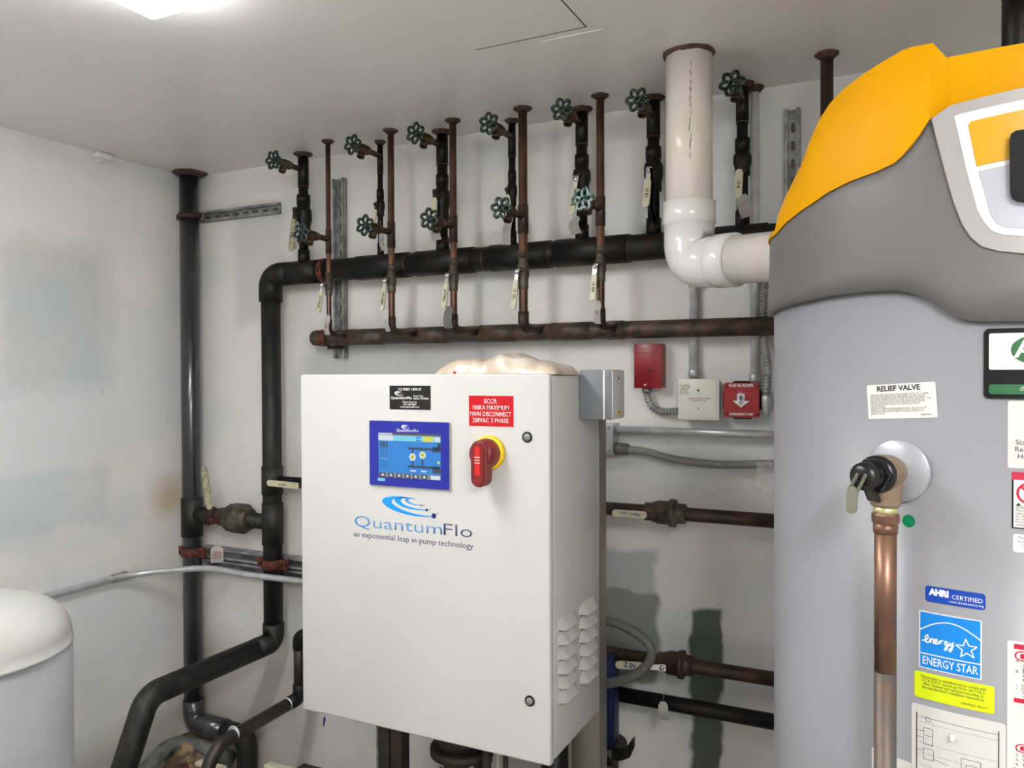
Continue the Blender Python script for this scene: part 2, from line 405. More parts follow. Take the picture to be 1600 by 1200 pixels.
# ---------------------------------------------------------------- pipe details
def escutcheon(p, r, parent, h=.012, m='sealant', jag=.06):
    """rough-edged firestop collar under the ceiling"""
    bm = lathe(V((p.x, p.y, CEIL)), -Z, [(0, r*1.0), (.003, r*1.02), (h*.5, r*.88), (h, r*.62)], 20)
    for v in bm.verts:
        k = 1+jag*noise.noise(V((v.co.x*90, v.co.y*90, v.co.z*60)))*2
        v.co.x = p.x+(v.co.x-p.x)*k; v.co.y = p.y+(v.co.y-p.y)*k
    return obj('ceiling_collar', bm, MT[m], parent)

def handwheel_bm(c, n, R, r=.0048, phase=0.):
    """six-lobed cast handwheel facing along n"""
    x, y = frame(n); bm = BM(); N = 60
    pts = []
    for k in range(N):
        a = 2*pi*k/N; rr = R*(.85+.15*cos(6*(a-phase)))
        pts.append(c + (x*cos(a)+y*sin(a))*rr)
    add_tube(bm, pts, r, 7, closed=True)
    for k in range(6):
        a = phase+pi/6+2*pi*k/6; d = x*cos(a)+y*sin(a)
        add_tube(bm, [c+d*R*.12-n*.001, c+d*R*.66], r*.95, 6)
    add_lathe(bm, c-n*.010, n, [(0, R*.36), (.006, R*.42), (.010, R*.36), (.014, R*.18)], 12)
    return bm
def hose_valve(parent, axis, z, ytip, R=.031, rb=.0105, wheel='green', phase=0., stub='copper_mid'):
    """brass boiler drain: branch out of the riser toward -y, body, spout down, bonnet, handwheel"""
    a = V((axis.x, axis.y, z)); L = axis.y-ytip
    bm = lathe(a, -Y, [(0, rb*.8), (L*.42, rb*.8), (L*.42, rb*1.05), (L*.47, rb*1.25), (L*.56, rb*1.35), (L*.70, rb*1.3), (L*.74, rb*1.05), (L*.86, rb*.9), (L*.9, rb*.5)], 14)
    o = obj('hose_valve', bm, MT['brass' if stub == 'copper_mid' else 'bronze'], parent)
    sp = a - Y*(L*.66)
    obj('spout', add_lathe(tube([sp-Z*.003, sp-Z*.018-Y*.006], rb*.72, 12), sp-Z*.016-Y*.005, V((0, -.35, -1)), [(0, rb*.9), (.002, rb*1.08), (.016, rb*1.05), (.0165, rb*.75), (.012, rb*.7)], 14, capends=False), MT['brass'], o)
    obj('stem', tube([a-Y*(L*.84), a-Y*(L+.004)], .0032, 8), MT['brass'], o)
    obj('handwheel', handwheel_bm(a-Y*L, -Y, R, phase=phase), MT[wheel], o)
    return o
def lever(o, piv, tip, wd=.017, chrome=False, grip=.25, txt=None, inkm='ink', gripmat='cream', size=.011, out=.02):
    """flat steel lever with a vinyl grip, hanging in a plane facing -y"""
    piv, tip = V(piv), V(tip); d = tip-piv; L = d.length; d.normalize()
    u = d.cross(Y).normalized(); n = -Y
    nn = (u.cross(d)).normalized();  nn = nn if nn.y < 0 else -nn
    sm = MT['chrome' if chrome else 'rust_dark']
    obj('nut', lathe(piv+nn*.0005, nn, [(0, .0075), (.007, .0075), (.0075, .0055), (.010, .0045)], 6), sm, o)
    bm = BM(); add_slab(bm, rrect(wd*.85, wd*.95, .004), piv, u, d, nn, .0026)
    add_slab(bm, [(-wd*.35, wd*.2), (wd*.35, wd*.2), (wd*.35, L*grip+.01), (-wd*.35, L*grip+.01)], piv, u, d, nn, .0026)
    obj('lever', bm, sm, o)
    g0 = L*grip; bm = BM()
    add_slab(bm, rrect(wd, L-g0, wd*.48, cy=(L+g0)/2), piv-nn*.001, u, d, nn, .0056)
    obj('lever_grip', bm, MT[gripmat], o, ang=50)
    if txt:
        uu = d if True else u; vv = nn.cross(uu)
        put_text('grip_lettering', txt, size, MT[inkm], o, piv+d*((L+g0)/2)+nn*.0047, uu, vv, th=.0002, sx=.9, shear=.1, bold=.0002)
def valve_body(axis, z1, z0, r, m, parent, hexn=8):
    """ball valve body between z1 (top) and z0 (bottom) on a vertical pipe"""
    H = z1-z0
    prof = [(0, r*.72), (.002, r*.78), (H*.16, r*.78), (H*.18, r*.92), (H*.30, r*1.0), (H*.52, r*1.0), (H*.62, r*.9), (H*.74, r*.8), (H*.78, r*.84), (H*.98, r*.84), (H, r*.74)]
    bm = lathe(V((axis.x, axis.y, z1)), -Z, prof, hexn*2)
    add_lathe(bm, V((axis.x, axis.y, z1-H*.38)), -Y, [(0, r*.5), (r*1.12, r*.42), (r*1.3, r*.36)], 10)
    return obj('ball_valve', bm, MT[m], parent)

def hangtag(label, top, knot, w_=.03, h_=.055, tilt=0., m='paper', lines=None, inkm='ink_red', curl=.006, group=None, size=.008, tw=0.):
    t = thing('paper_tag', label, 'tag', top, group)
    top, knot = V(top), V(knot)
    obj('string', tube([top, (top*.5+knot*.5)+V((.001, -.001, 0)), knot], .0006, 5), MT['string'], t)
    u = V((cos(tw), sin(tw), 0)); nrm = V((sin(tw), -cos(tw), 0))
    u2 = (u*cos(tilt)+Z*sin(tilt)); v2 = -(Z*cos(tilt)-u*sin(tilt))
    bm = BM(); N = 8; prev = None
    for k in range(N+1):
        s = k/N; ww = w_*(.45+.55*min(1, s/.18)); off = nrm*(curl*(1-cos(2*pi*s*.8)))
        a = bm.verts.new(knot + v2*(s*h_) - u2*ww/2 + off); b = bm.verts.new(knot + v2*(s*h_) + u2*ww/2 + off)
        if prev: bm.faces.new((prev[0], prev[1], b, a))
        prev = (a, b)
    r = bmesh.ops.solidify(bm, geom=list(bm.faces), thickness=.0006)
    obj('card', bm, MT[m], t)
    if lines:
        put_text('handwriting', lines, size, MT[inkm], t, knot+v2*(h_*.55)+nrm*(curl*1.95+.002), u2, -v2, th=.0002, sx=.85, line=.8)
    return t

# ---------------------------------------------------------------- corner stack pipe
BY = 2.262            # centre line of black pipework in front of the back wall
st = V((-2.535, 2.262, 0)); rS = .0365
def stack():
    ax = Pz(304, 272, CEIL); x, y = WX+.066, WY-.062
    ax = V((x, y, 0))
    t = thing('corner_stack_pipe', 'glossy black stack pipe standing in the corner from ceiling to floor', 'pipe', V((x, y, 0)))
    pb = Py(305, 1128, y); ze = pb.z
    obj('pipe', tube([(x, y, CEIL), (x, y, ze+.06)], rS, 28), MT['gloss_black'], t)
    e = V((Py(386, 1134, y).x, y, ze-.004))
    obj('elbow', tube([(x, y, ze+.09), (x, y, ze), V((x, y, ze))*.4+e*.6], rS*1.14, 28, bend=.06), MT['gloss_black'], t, ang=60)
    obj('offset_pipe', tube([V((x, y, ze))*.5+e*.5, e, e-Z*(e.z-.02)], rS*1.06, 28, bend=.05), MT['rubber'], t, ang=60)
    for z in (Py(304, 790, y).z, Py(304, 838, y).z):
        pass
    z1, z2 = Py(304, 778, y).z, Py(304, 838, y).z
    obj('tee_fitting', tube([(x, y, z1), (x, y, z2)], rS*1.12, 28), MT['rubber'], t)
    escutcheon(V((x, y, 0)), .062, t, .016, 'sealant', .12)
    return x, y
sx_, sy_ = stack()
# upper clamp on the stack
zc = Py(303, 337, sy_).z
def clamp(label, p, r, m, bolt=True, ang0=0, nm='pipe_clamp', h=.022, ear=.02, group=None, tiltx=0):
    t = thing(nm, label, 'pipe clamp', V((p.x, p.y, p.z-h/2)), group)
    obj('band', lathe(p-Z*h/2, Z, [(0, r+.001), (0, r+.005), (h, r+.005), (h, r+.001)], 28), MT[m], t)
    for s in (-1, 1):
        c = V((p.x+s*(r+ear*.5), p.y, p.z))
        bm = box((c.x-ear*.7, c.y-.009, c.z-h/2), (c.x+ear*.7, c.y-.005, c.z+h/2), bev=.001)
        add_box(bm, (c.x-ear*.7, c.y+.004, c.z-h/2), (c.x+ear*.7, c.y+.008, c.z+h/2), bev=.001)
        obj('ear', bm, MT[m], t)
        obj('bolt', lathe(V((c.x+s*.002, c.y-.016, c.z)), Y, [(0, .006), (.006, .007), (.006, .0035), (.03, .0035)], 6), MT[m], t)
    return t
clamp('dark rusty clamp gripping the corner stack pipe just under the ceiling', V((sx_, sy_, zc)), rS, 'rust_dark')
# strut channel running from it along the back wall
def strut(label, a, b, depth=.02, wd=.041, m='galv_dark', vert=False, slots=True, nm='strut_channel', group=None, yb=WY):
    """slotted U channel on the wall between points a and b (a,b on wall)"""
    a, b = V(a), V(b); d = (b-a); L = d.length; d.normalize(); u = d.cross(Y).normalized()
    t = thing(nm, label, 'strut', V((a.x, yb, a.z)), group)
    o = V((a.x, yb, a.z)); n = -Y; th = .0025; bm = BM()
    def strip(c0, c1, n0, n1):
        add_slab(bm, [(0, c0), (L, c0), (L, c1), (0, c1)], o+n*n0, d, u, n, n1-n0)
    strip(-wd/2, wd/2, 0, th); strip(-wd/2, -wd/2+th, 0, depth); strip(wd/2-th, wd/2, 0, depth)
    strip(-wd/2, -wd/2+.009, depth-th, depth); strip(wd/2-.009, wd/2, depth-th, depth)
    obj('channel', bm, MT[m], t, False)
    if slots:
        k = .03
        while k < L-.02:
            obj('slot', slab(rrect(.028, .010, .005, 3, cx=k, cy=0), o+n*(th), d, u, n, .0006), MT['groove_and_shade'], t, False); k += .05
    return t
a = Py(318, 339, WY); b = Py(440, 328, WY)
strut('galvanised strut channel on the back wall, reaching right from the corner stack clamp', (a.x, WY, (a.z+b.z)/2), (b.x, WY, (a.z+b.z)/2), .021)
# vertical strut behind the headers
a, b = Py(533, 280, WY), Py(533, 560, WY)
strut('tall galvanised strut channel upright behind the left ends of both headers', (a.x, WY, b.z), (a.x, WY, a.z), .021, .05)
a, b = Py(1239, 172, WY), Py(1239, 330, WY)
strut('galvanised strut channel upright on the wall beside the water heater hood', (a.x, WY, b.z), (a.x, WY, a.z), .021, .041)

# ---------------------------------------------------------------- black header with drop
hz = .5*(Py(700, 405, BY).z+Py(470, 424, BY).z)
hA, hB = Py(458, 427, BY), Py(1215, 371, BY)
rH = .039
hx = Py(425, 700, BY).x
def zline(px): return hA.z + (hB.z-hA.z)*(px-hA.x)/(hB.x-hA.x)
t = thing('header_pipe', 'thick black header pipe along the back wall, elbowing down at its left end', 'pipe', V((hx, BY, .8)))
zb = Py(425, 1002, BY).z
obj('header', tube([(hx+.075, BY, zline(hx)+.0), (.15, BY, zline(.15))], rH, 28), MT['black'], t)
obj('elbow', tube([(hx+.10, BY, zline(hx+.1)), (hx, BY, zline(hx)), (hx, BY, zline(hx)-.10)], rH*1.1, 28, bend=.06), MT['black'], t, ang=60)
obj('drop_pipe', tube([(hx, BY, zline(hx)-.07), (hx, BY, zb+.06)], .0352, 28), MT['rubber'], t)
for py0, py1 in ((728, 772), (786, 850)):
    obj('coupling', tube([(hx, BY, Py(425, py0, BY).z), (hx, BY, Py(425, py1, BY).z)], .039, 28), MT['rubber'], t)
# low run toward the viewer
yk = Pz(243, 1090, zb).y
k1 = V((hx, yk, zb)); e2 = Px(188, 1205, hx); 
obj('low_elbow', tube([(hx, BY, zb+.07), (hx, BY, zb), (hx, BY-.1, zb)], .039, 28, bend=.06), MT['rubber'], t, ang=60)
obj('low_run', tube([(hx, BY-.07, zb), (hx, yk, zb), (hx, yk-(zb-.02)*.45, .02)], .0385, 28, bend=.07), MT['rubber'], t, ang=60)
for px in (497, 560, 640, 760, 862, 985):
    x = Py(px, 400, BY).x
    obj('joint_ring', tube([(x-.0012, BY, zline(x)), (x+.0012, BY, zline(x))], rH*1.035, 28), MT['bronze'], t)
def couple(px0, px1):
    x0, x1 = Py(px0, 400, BY).x, Py(px1, 400, BY).x
    obj('tee_fitting', tube([(x0, BY, zline(x0)), (x1, BY, zline(x1))], rH*1.09, 28), MT['black'], t)
for a, b in ((450, 500), (560, 640), (652, 742), (768, 862), (870, 985), (1120, 1200)): couple(a, b)
xs = Py(507, 430, BY).x
tc = thing('strut_clamp', 'orange-rusty clamp holding the black header to the upright strut', 'pipe clamp', V((xs, BY, zline(xs)-.05)))
obj('band', tube([(xs-.006, BY, zline(xs)), (xs+.014, BY, zline(xs))], rH*1.13, 28), MT['rust'], tc)
obj('bolt', lathe(V((xs+.004, BY-rH-.012, zline(xs))), Y, [(0, .006), (.008, .0075), (.01, .004), (.02, .004)], 6), MT['rust'], tc)

# ---------------------------------------------------------------- black risers
ordn = ['leftmost', 'second from left', 'third from left', 'fourth from left', 'fifth from left', 'sixth from left', 'rightmost']
#  px, ceiling y, r, wheel(px,py), valve y0,y1,r, lever piv(px,py) tip(px,py), grip text, thin?
BR = [(474, 245, .0185, (427, 250), 318, 368, .030, (461, 328), (455, 392), 'APT', 'leftmost black riser, its long soiled lever grip hanging down'),
      (594, 225, .0098, (551, 226), 310, 338, .0155, (588, 320), (584, 354), '', 'thin black riser, second from the left, with a small blank lever'),
      (691, 210, .0185, (649, 208), 288, 345, .026, (680, 300), (678, 342), '', 'thick black riser, third from the left, with a teal-lettered tag below its valve'),
      (800, 190, .0115, (764, 193), 282, 322, .016, (793, 297), (797, 332), '', 'slim black riser, fourth from the left, partly behind a copper riser'),
      (909, 173, .0180, (878, 171), 258, 303, .027, (900, 280), (893, 336), 'A WB', 'fifth black riser from the left, its lever hidden behind a frosted handwheel'),
      (1021, 153, .0185, (996, 156), 246, 300, .028, (1014, 266), (1009, 324), '10 B2', 'sixth black riser from the left, beside the white plastic flue pipe'),
      (1160, 130, .0165, (1144, 130), 234, 275, .025, (1156, 252), (1153, 311), '10 4', 'rightmost black riser, seen to the right of the white plastic flue pipe')]
for i, (px, cy, r, wp, y0, y1, rv, pv, tp, txt, lab) in enumerate(BR):
    q = Py(px, cy+40, BY); ax = V((q.x, BY, 0)); zt = zline(q.x)+rH*.8
    t = thing('black_riser', lab, 'pipe', V((q.x, BY, zt)), 'black riser pipes on the header')
    obj('pipe', tube([(q.x, BY, CEIL), (q.x, BY, zt)], r*.94, 22), MT['black2'], t)
    escutcheon(ax, r*1.62+.004, t)
    zj = Py(px, wp[1]+12, BY).z
    wz = Px(wp[0], wp[1], q.x)
    obj('tee_fitting', tube([(q.x, BY, CEIL-.02), (q.x, BY, wz.z-.06)], r*1.07, 22), MT['black2'], t)
    obj('joint_ring', tube([(q.x, BY, wz.z-.059), (q.x, BY, wz.z-.0625)], r*1.1, 22), MT['bronze'], t)
    obj('base_fitting', tube([(q.x, BY, zt+.05), (q.x, BY, zt)], r*1.18, 22), MT['black2'], t)
    va = valve_body(ax, Py(px, y0, BY).z, Py(px, y1, BY).z, rv, 'black', t)
    z1 = Py(px, y0, BY).z
    obj('coupling', tube([(q.x, BY, z1+.03), (q.x, BY, z1-.002)], rv*.82, 20), MT['black2'], t)
    hose_valve(t, ax, wz.z, wz.y, R=.031, rb=.0122, stub='bronze' if i in (0,) else 'copper_mid', phase=.2*i)
    P = Px(pv[0], pv[1], q.x-.004); yp = BY-rv*1.3
    P = Py(pv[0], pv[1], yp); T = Py(tp[0], tp[1], yp-.012)
    lever(va, P, T, .0205 if rv > .02 else .013, chrome=i in (4, 5), txt=txt or None, gripmat='cream_dirty' if i == 0 else 'cream', size=.014, grip=.22)

# ---------------------------------------------------------------- copper header + copper risers
HY = 2.275
cA, cB = Py(491, 528.5, HY), Py(1215, 509, HY); rC = .0262
def czl(x): return cA.z+(cB.z-cA.z)*(x-cA.x)/(cB.x-cA.x)
t = thing('copper_header', 'long tarnished copper header pipe on the back wall below the black header', 'pipe', cA.copy())
obj('header', tube([(cA.x, HY, czl(cA.x)), (.2, HY, czl(.2))], rC, 26), MT['copper_dark'], t)
obj('end_cap', lathe(V((cA.x-.001, HY, czl(cA.x))), X, [(0, rC*.8), (.004, rC*1.0), (.008, rC*1.09), (.04, rC*1.09), (.042, rC*.9)], 26), MT['copper_dark'], t)
for a, b in ((540, 600), (640, 700), (752, 808), (862, 925), (975, 1200)):
    x0, x1 = Py(a, 520, HY).x, Py(b, 520, HY).x
    if b < 1100: obj('tee_fitting', tube([(x0, HY, czl(x0)), (x1, HY, czl(x1))], rC*1.07, 26), MT['copper_dark'], t)
    else: obj('tee_fitting', tube([(x0-.05, HY, czl(x0)), (x0, HY, czl(x0))], rC*1.09, 26), MT['copper_dark'], t)
for px in (530, 550, 655, 753, 868, 972):
    x = Py(px, 525, HY).x
    obj('solder_ring', tube([(x-.001, HY, czl(x)), (x+.001, HY, czl(x))], rC*1.1, 26), MT['bronze'], t)
x = Py(508, 528, HY).x
tc = thing('strut_clamp', 'rust-red clamp near the capped left end of the copper header', 'pipe clamp', V((x, HY, czl(x)-.03)))
obj('band', tube([(x-.012, HY, czl(x)), (x+.014, HY, czl(x))], rC*1.16, 26), MT['rust'], tc)
obj('foot', box((x-.012, HY+rC, czl(x)-.04), (x+.06, WY-.021, czl(x)-.028)), MT['rust_dark'], tc)
RYc = 2.176
EL = (.008, .038, .036, .016, .012)
CR = [(513, 222, .0088, (471, 364), 436, 462, .0145, (504, 446), (498, 488), 'APORAB', 'green', 'leftmost copper riser, the thinnest, with its drain valve low down'),
      (611, 204, .0112, (570, 352), 424, 458, .0165, (602, 439), (597, 485), 'APORMT', 'green', 'second copper riser from the left, in front of the black header'),
      (708, 187, .0115, (671, 342), 415, 455, .0165, (699, 431), (694, 481), 'AVORIE', 'green', 'third copper riser from the left, with a blank grey tag'),
      (817, 168, .0140, (783, 325), 404, 452, .0185, (808, 425), (802, 483), 'O GEL', 'green', 'fourth copper riser from the left, the stoutest one'),
      (938, 150, .0120, (910, 311), 397, 440, .0165, (930, 417), (926, 469), '10 EH', 'frost', 'rightmost copper riser, with a frosted white-green handwheel')]
MT['frost'] = mat('frosted_green_enamel', rgb(150, 176, 172), .3, .2, rgb(30, 70, 64), 90, .1, 60, .48, .54)
for i, (px, cy, r, wp, y0, y1, rv, pv, tp, txt, wm, lab) in enumerate(CR):
    q = Py(px, cy+100, RYc); X0 = q.x; zb_ = czl(X0)+.008
    t = thing('copper_riser', lab, 'pipe', V((X0, RYc, zb_)), 'copper riser pipes on the header')
    rr = r*.97
    obj('pipe', tube([(X0, RYc, CEIL), (X0, RYc, zb_), (X0+EL[i], HY-.02, zb_-.002)], rr, 18, bend=.02), MT['copper'], t, ang=60)
    escutcheon(q, r*1.5+.008, t, .01)
    wz = Px(wp[0], wp[1], X0)
    obj('tee_fitting', tube([(X0, RYc, wz.z+.035), (X0, RYc, wz.z-.05)], r*1.17, 18), MT['copper_mid'], t)
    obj('elbow', tube([(X0, RYc, zb_+.05), (X0, RYc, zb_), (X0+EL[i]*1.1, HY-.018, zb_-.002)], r*1.2, 18, bend=.022), MT['copper_mid'], t, ang=60)
    va = valve_body(V((X0, RYc, 0)), Py(px, y0, RYc).z, Py(px, y1, RYc).z, rv, 'bronze', t)
    z1 = Py(px, y0, RYc).z
    obj('coupling', lathe(V((X0, RYc, z1+.022)), -Z, [(0, r*1.05), (.001, r*1.25), (.01, r*1.25), (.012, rv*.85), (.022, rv*.85)], 16), MT['bronze'], t)
    hose_valve(t, V((X0, RYc, 0)), wz.z, wz.y, R=.0305, rb=.0122, wheel=wm, phase=.15+.25*i)
    yp = RYc-rv*1.35
    lever(va, Py(pv[0], pv[1], yp), Py(tp[0], tp[1], yp-.01), .0165, chrome=True, txt=txt, size=.0125, inkm='ink', grip=.22)

# tags hanging on the valves
def T(px, py, Y_): return Py(px, py, Y_)
g = 'paper tags tied to the riser valves'
hangtag('white tag with pink print tied to the leftmost copper riser', T(513, 455, 2.15), T(513, 492, 2.15), .022, .068, .0, lines='1A\n15\nON', inkm='ink_red', group=g)
hangtag('white tag with pink writing turned edgewise at the second copper riser', T(606, 470, 2.15), T(604, 486, 2.15), .017, .068, .15, lines='2\nB', inkm='ink_red', group=g)
hangtag('plain grey tag on the third copper riser', T(702, 458, 2.15), T(702, 478, 2.15), .030, .070, 0., m='paper_grey', group=g)
hangtag('cream tag with dark print on the rightmost copper riser', T(934, 450, 2.15), T(935, 470, 2.15), .018, .066, 0., lines='ON\n5', inkm='ink', group=g)
hangtag('yellowed tag hanging behind the lever of the leftmost black riser', T(463, 335, 2.225), T(463, 346, 2.225), .036, .10, 0., group=g)
hangtag('curled white tag with teal writing on the thin second black riser', T(594, 345, 2.23), T(595, 360, 2.23), .016, .07, .2, lines='E\n15\nN', inkm='ink_teal', group=g)
hangtag('white tag with teal capitals low on the third black riser', T(681, 330, 2.21), T(681, 346, 2.21), .036, .062, .1, lines='\nLEFT\nINNER', inkm='ink_teal', group=g)
hangtag('long blank white tag between the fourth black riser and fourth copper riser', T(797, 320, 2.23), T(797, 330, 2.23), .028, .105, -.1, group=g)
hangtag('crumpled white tag low on the fifth black riser', T(899, 330, 2.21), T(899, 338, 2.21), .032, .055, .15, curl=.014, group=g)
hangtag('curled white tag flaring right, low on the rightmost black riser', T(1157, 295, 2.21), T(1160, 304, 2.21), .034, .065, .25, curl=.014, group=g)
# white strap on sixth riser
p = [T(1017, 262, 2.20), T(1020, 290, 2.20), T(1018, 325, 2.20), T(1024, 350, 2.20)]
bm = BM(); pv_ = None
for k, q in enumerate(p):
    a, b = bm.verts.new(q-X*.003), bm.verts.new(q+X*.003)
    if pv_: bm.faces.new((pv_[0], pv_[1], b, a))
    pv_ = (a, b)
bmesh.ops.solidify(bm, geom=list(bm.faces), thickness=.001)
tag(obj('cable_tie', bm, MT['paper']), 'narrow white plastic strap dangling on the sixth black riser', 'strap')

# ---------------------------------------------------------------- other ceiling pipes
def simple_riser(px, cyy, Yp, r, m, zb, lab, nm='ceiling_pipe', col='sealant', fl=.02):
    q = Py(px, cyy, Yp)
    t = thing(nm, lab, 'pipe', V((q.x, Yp, zb)))
    obj('pipe', tube([(q.x, Yp, CEIL), (q.x, Yp, zb)], r, 20), MT[m], t)
    escutcheon(V((q.x, Yp, 0)), r+fl, t, .014, col)
    return t, q
tq, q = simple_riser(1292, 110, 2.15, .0155, 'copper_mid', .95, 'brown pipe dropping from the ceiling behind the yellow heater hood', fl=.013)
tq, q = simple_riser(1592, 40, 1.72, .0275, 'black2', 2.02, 'black pipe meeting the ceiling above the heater, at the upper right corner', fl=.014)
obj('tee_fitting', tube([(q.x, 1.72, CEIL-.03), (q.x, 1.72, CEIL-.11)], .032, 20), MT['black2'], tq)
# painted conduits up the wall
for (px, yb, lab) in ((1084, 592, 'grey painted conduit running down the wall into the cream junction box'), (1179, 600, 'grey painted conduit running down the wall into the red gas burner switch')):
    Yp = WY-.02; q = Py(px, yb, Yp)
    t = thing('wall_conduit', lab, 'conduit', V((q.x, Yp, q.z)))
    obj('tube', tube([(q.x, Yp, CEIL), (q.x, Yp, q.z)], .0125, 16), MT['conduit_paint'], t)
    obj('connector', lathe(V((q.x, Yp, q.z+.03)), -Z, [(0, .013), (.003, .016), (.022, .016), (.025, .014)], 14), MT['galv'], t)
    escutcheon(V((q.x, Yp, 0)), .026, t, .016)
    for py in (445,):
        z = Py(px, py, Yp).z
        bm = tube([(q.x, Yp, z+.009), (q.x, Yp, z-.009)], .0145, 16); add_box(bm, (q.x+.012, WY-.004, z-.009), (q.x+.04, WY, z+.009))
        obj('strap', bm, MT['galv'], t)
        obj('screw', lathe(V((q.x+.028, WY-.0075, z)), Y, [(0, .003), (.003, .005), (.004, .005)], 8), MT['galv'], t)

# ---------------------------------------------------------------- white plastic flue
pv0 = Pz(1075, 82, CEIL); fx, fy = pv0.x, pv0.y+.01
ec = Py(1077, 408, fy)
d = ray(1213, 401); e1 = EYE+d*1.80
ec = Py(1077, 412, fy); dirh = (e1-V((fx, fy, ec.z))).normalized(); R4 = .0575
t = thing('plastic_flue_pipe', 'wide white plastic flue pipe coming down from the ceiling and elbowing into the water heater', 'pipe', V((fx, fy, ec.z)))
_h = V((.1413, 1.5246)); _s = V((fx, fy))-_h; _d = V((dirh.x, dirh.y)); _b = _s.dot(_d)/_d.dot(_d)
flue_len = -_b-sqrt(_b*_b-(_s.dot(_s)-.362**2)/_d.dot(_d))+.012
obj('pipe', tube([(fx, fy, CEIL), (fx, fy, ec.z+.09)], R4, 40), MT['pvc_old'], t)
obj('elbow', tube([(fx, fy, ec.z+.10), (fx, fy, ec.z), V((fx, fy, ec.z))+dirh*.10], R4*1.09, 40, bend=.085), MT['pvc'], t, ang=60)
obj('socket', lathe(V((fx, fy, ec.z+.155)), -Z, [(0, R4*1.05), (.002, R4*1.13), (.055, R4*1.13), (.06, R4*1.06)], 40), MT['pvc'], t)
obj('socket', lathe(V((fx, fy, ec.z))+dirh*.085, dirh, [(0, R4*1.06), (.005, R4*1.13), (.058, R4*1.13), (.06, R4*1.05)], 40), MT['pvc'], t)
obj('side_pipe', tube([V((fx, fy, ec.z))+dirh*.1, V((fx, fy, ec.z))+dirh*flue_len], R4, 40), MT['pvc_old'], t)
escutcheon(V((fx, fy, 0)), R4*1.13, t, .02, 'sealant', .05)
# scuff marks down the pipe
bm = BM()
fn = (EYE-V((fx, fy, EYE.z))).normalized(); fu = V((-fn.y, fn.x, 0))
for k in range(16):
    z = Py(1075, 115+k*9+random.uniform(-4, 4), fy).z; w2 = random.uniform(.0008, .0022); h2 = random.uniform(.006, .016)
    a = random.uniform(-.10, .0)
    o_ = V((fx, fy, z)) + (fn*cos(a)-fu*sin(a))*(R4-.0004)
    add_slab(bm, [(-w2, 0), (w2*.3, -h2), (w2, h2*.2), (0, h2)], o_, fu, Z, fn, .0006)
obj('scuff_mark', bm, MT['smudge'], t, False)

# ---------------------------------------------------------------- alarm box, flex, cream plate, switch
def wallbox(x0, x1, y0, y1, depth, m, label, cat, nm, bev=.003, off=0.):
    """front face seen between pixels, standing off the wall by depth"""
    Yf_ = WY-depth; a, b = Py(x0, y0, Yf_), Py(x1, y1, Yf_)
    t = thing(nm, label, cat, V(((a.x+b.x)/2, WY, b.z)))
    return t, a.x, b.x, b.z, a.z, Yf_
t, xa, xb, za, zb2, yf = wallbox(991, 1033, 538, 606, .055, 'alarm_red', 'plain red metal box on the back wall above a coiled flexible conduit', 'box', 'alarm_box')
obj('body', box((xa, yf+.004, za), (xb, WY, zb2), bev=.002), MT['alarm_red'], t)
obj('cover', box((xa-.001, yf, za-.001), (xb+.001, yf+.0045, zb2+.001), bev=.0015), MT['alarm_red'], t)
obj('fold_line', box((xa, yf-.0006, zb2-.026), (xb, yf+.001, zb2-.0245)), MT['alarm_red'], t)
for (fxx, fz, rr, mm) in ((.4, zb2-.008, .0035, 'galv'), (.4, za+.008, .0035, 'galv'), (.58, za+.05, .004, 'black_plate')):
    cx = xa+(xb-xa)*fxx
    obj('screw', lathe(V((cx, yf-.0015, fz)), Y, [(0, rr*.7), (.001, rr), (.0025, rr)], 10), MT[mm], t)
def flex(pts, r, m, parent, pitch=.0095, amp=.0045, nm='corrugated_tube', seg=14):
    # resample catmull
    P_ = [V(p) for p in pts]; P_ = [P_[0]*2-P_[1]] + P_ + [P_[-1]*2-P_[-2]]; out = []
    for i in range(1, len(P_)-2):
        a, b, c, d_ = P_[i-1:i+3]
        for k in range(40):
            s = k/40; out.append(.5*((2*b)+(c-a)*s+(2*a-5*b+4*c-d_)*s*s+(3*b-a-3*c+d_)*s**3))
    out.append(P_[-2])
    # arc-length
    L = [0]
    for a, b in zip(out, out[1:]): L.append(L[-1]+(b-a).length)
    n = max(8, int(L[-1]/pitch*4)); q = []; rad = []; j = 0
    for k in range(n+1):
        s = L[-1]*k/n
        while j < len(L)-2 and L[j+1] < s: j += 1
        f_ = (s-L[j])/max(1e-9, L[j+1]-L[j]); q.append(out[j].lerp(out[j+1], f_))
        rad.append(r+amp*(0.5*(1+cos(2*pi*k/4))*1.0-.5))
    return obj(nm, tube(q, r, seg, radii=rad), MT[m], parent, ang=75)
yb = WY-.03
t = thing('flexible_conduit', 'short armoured flexible conduit curving from the red box into the cream box', 'conduit', Py(1012, 612, yb))
flex([Py(1011, 607, yb), Py(1012, 622, yb), Py(1021, 637, yb), Py(1036, 643, yb), Py(1060, 642, yb)], .0098, 'galv_dark', t)
obj('connector', lathe(Py(1011, 606, yb), -Z, [(0, .012), (.004, .016), (.012, .015), (.016, .012)], 12), MT['galv_dark'], t)
t, xa, xb, za, zb2, yf = wallbox(1059, 1124, 592, 657, .05, 'cream_box', 'square cream cover plate with scraped paint, on the wall between two red boxes', 'electrical box', 'junction_box')
obj('box_body', box((xa+.008, yf+.01, za+.008), (xb-.008, WY, zb2-.008)), MT['galv_dark'], t)
obj('cover', box((xa, yf, za), (xb, yf+.011, zb2), bev=.003), MT['cream_box'], t)
obj('raised_panel', box((xa+.007, yf-.002, za+.007), (xb-.007, yf+.001, zb2-.007), bev=.0015), MT['cream_box'], t)
cx = (xa+xb)/2
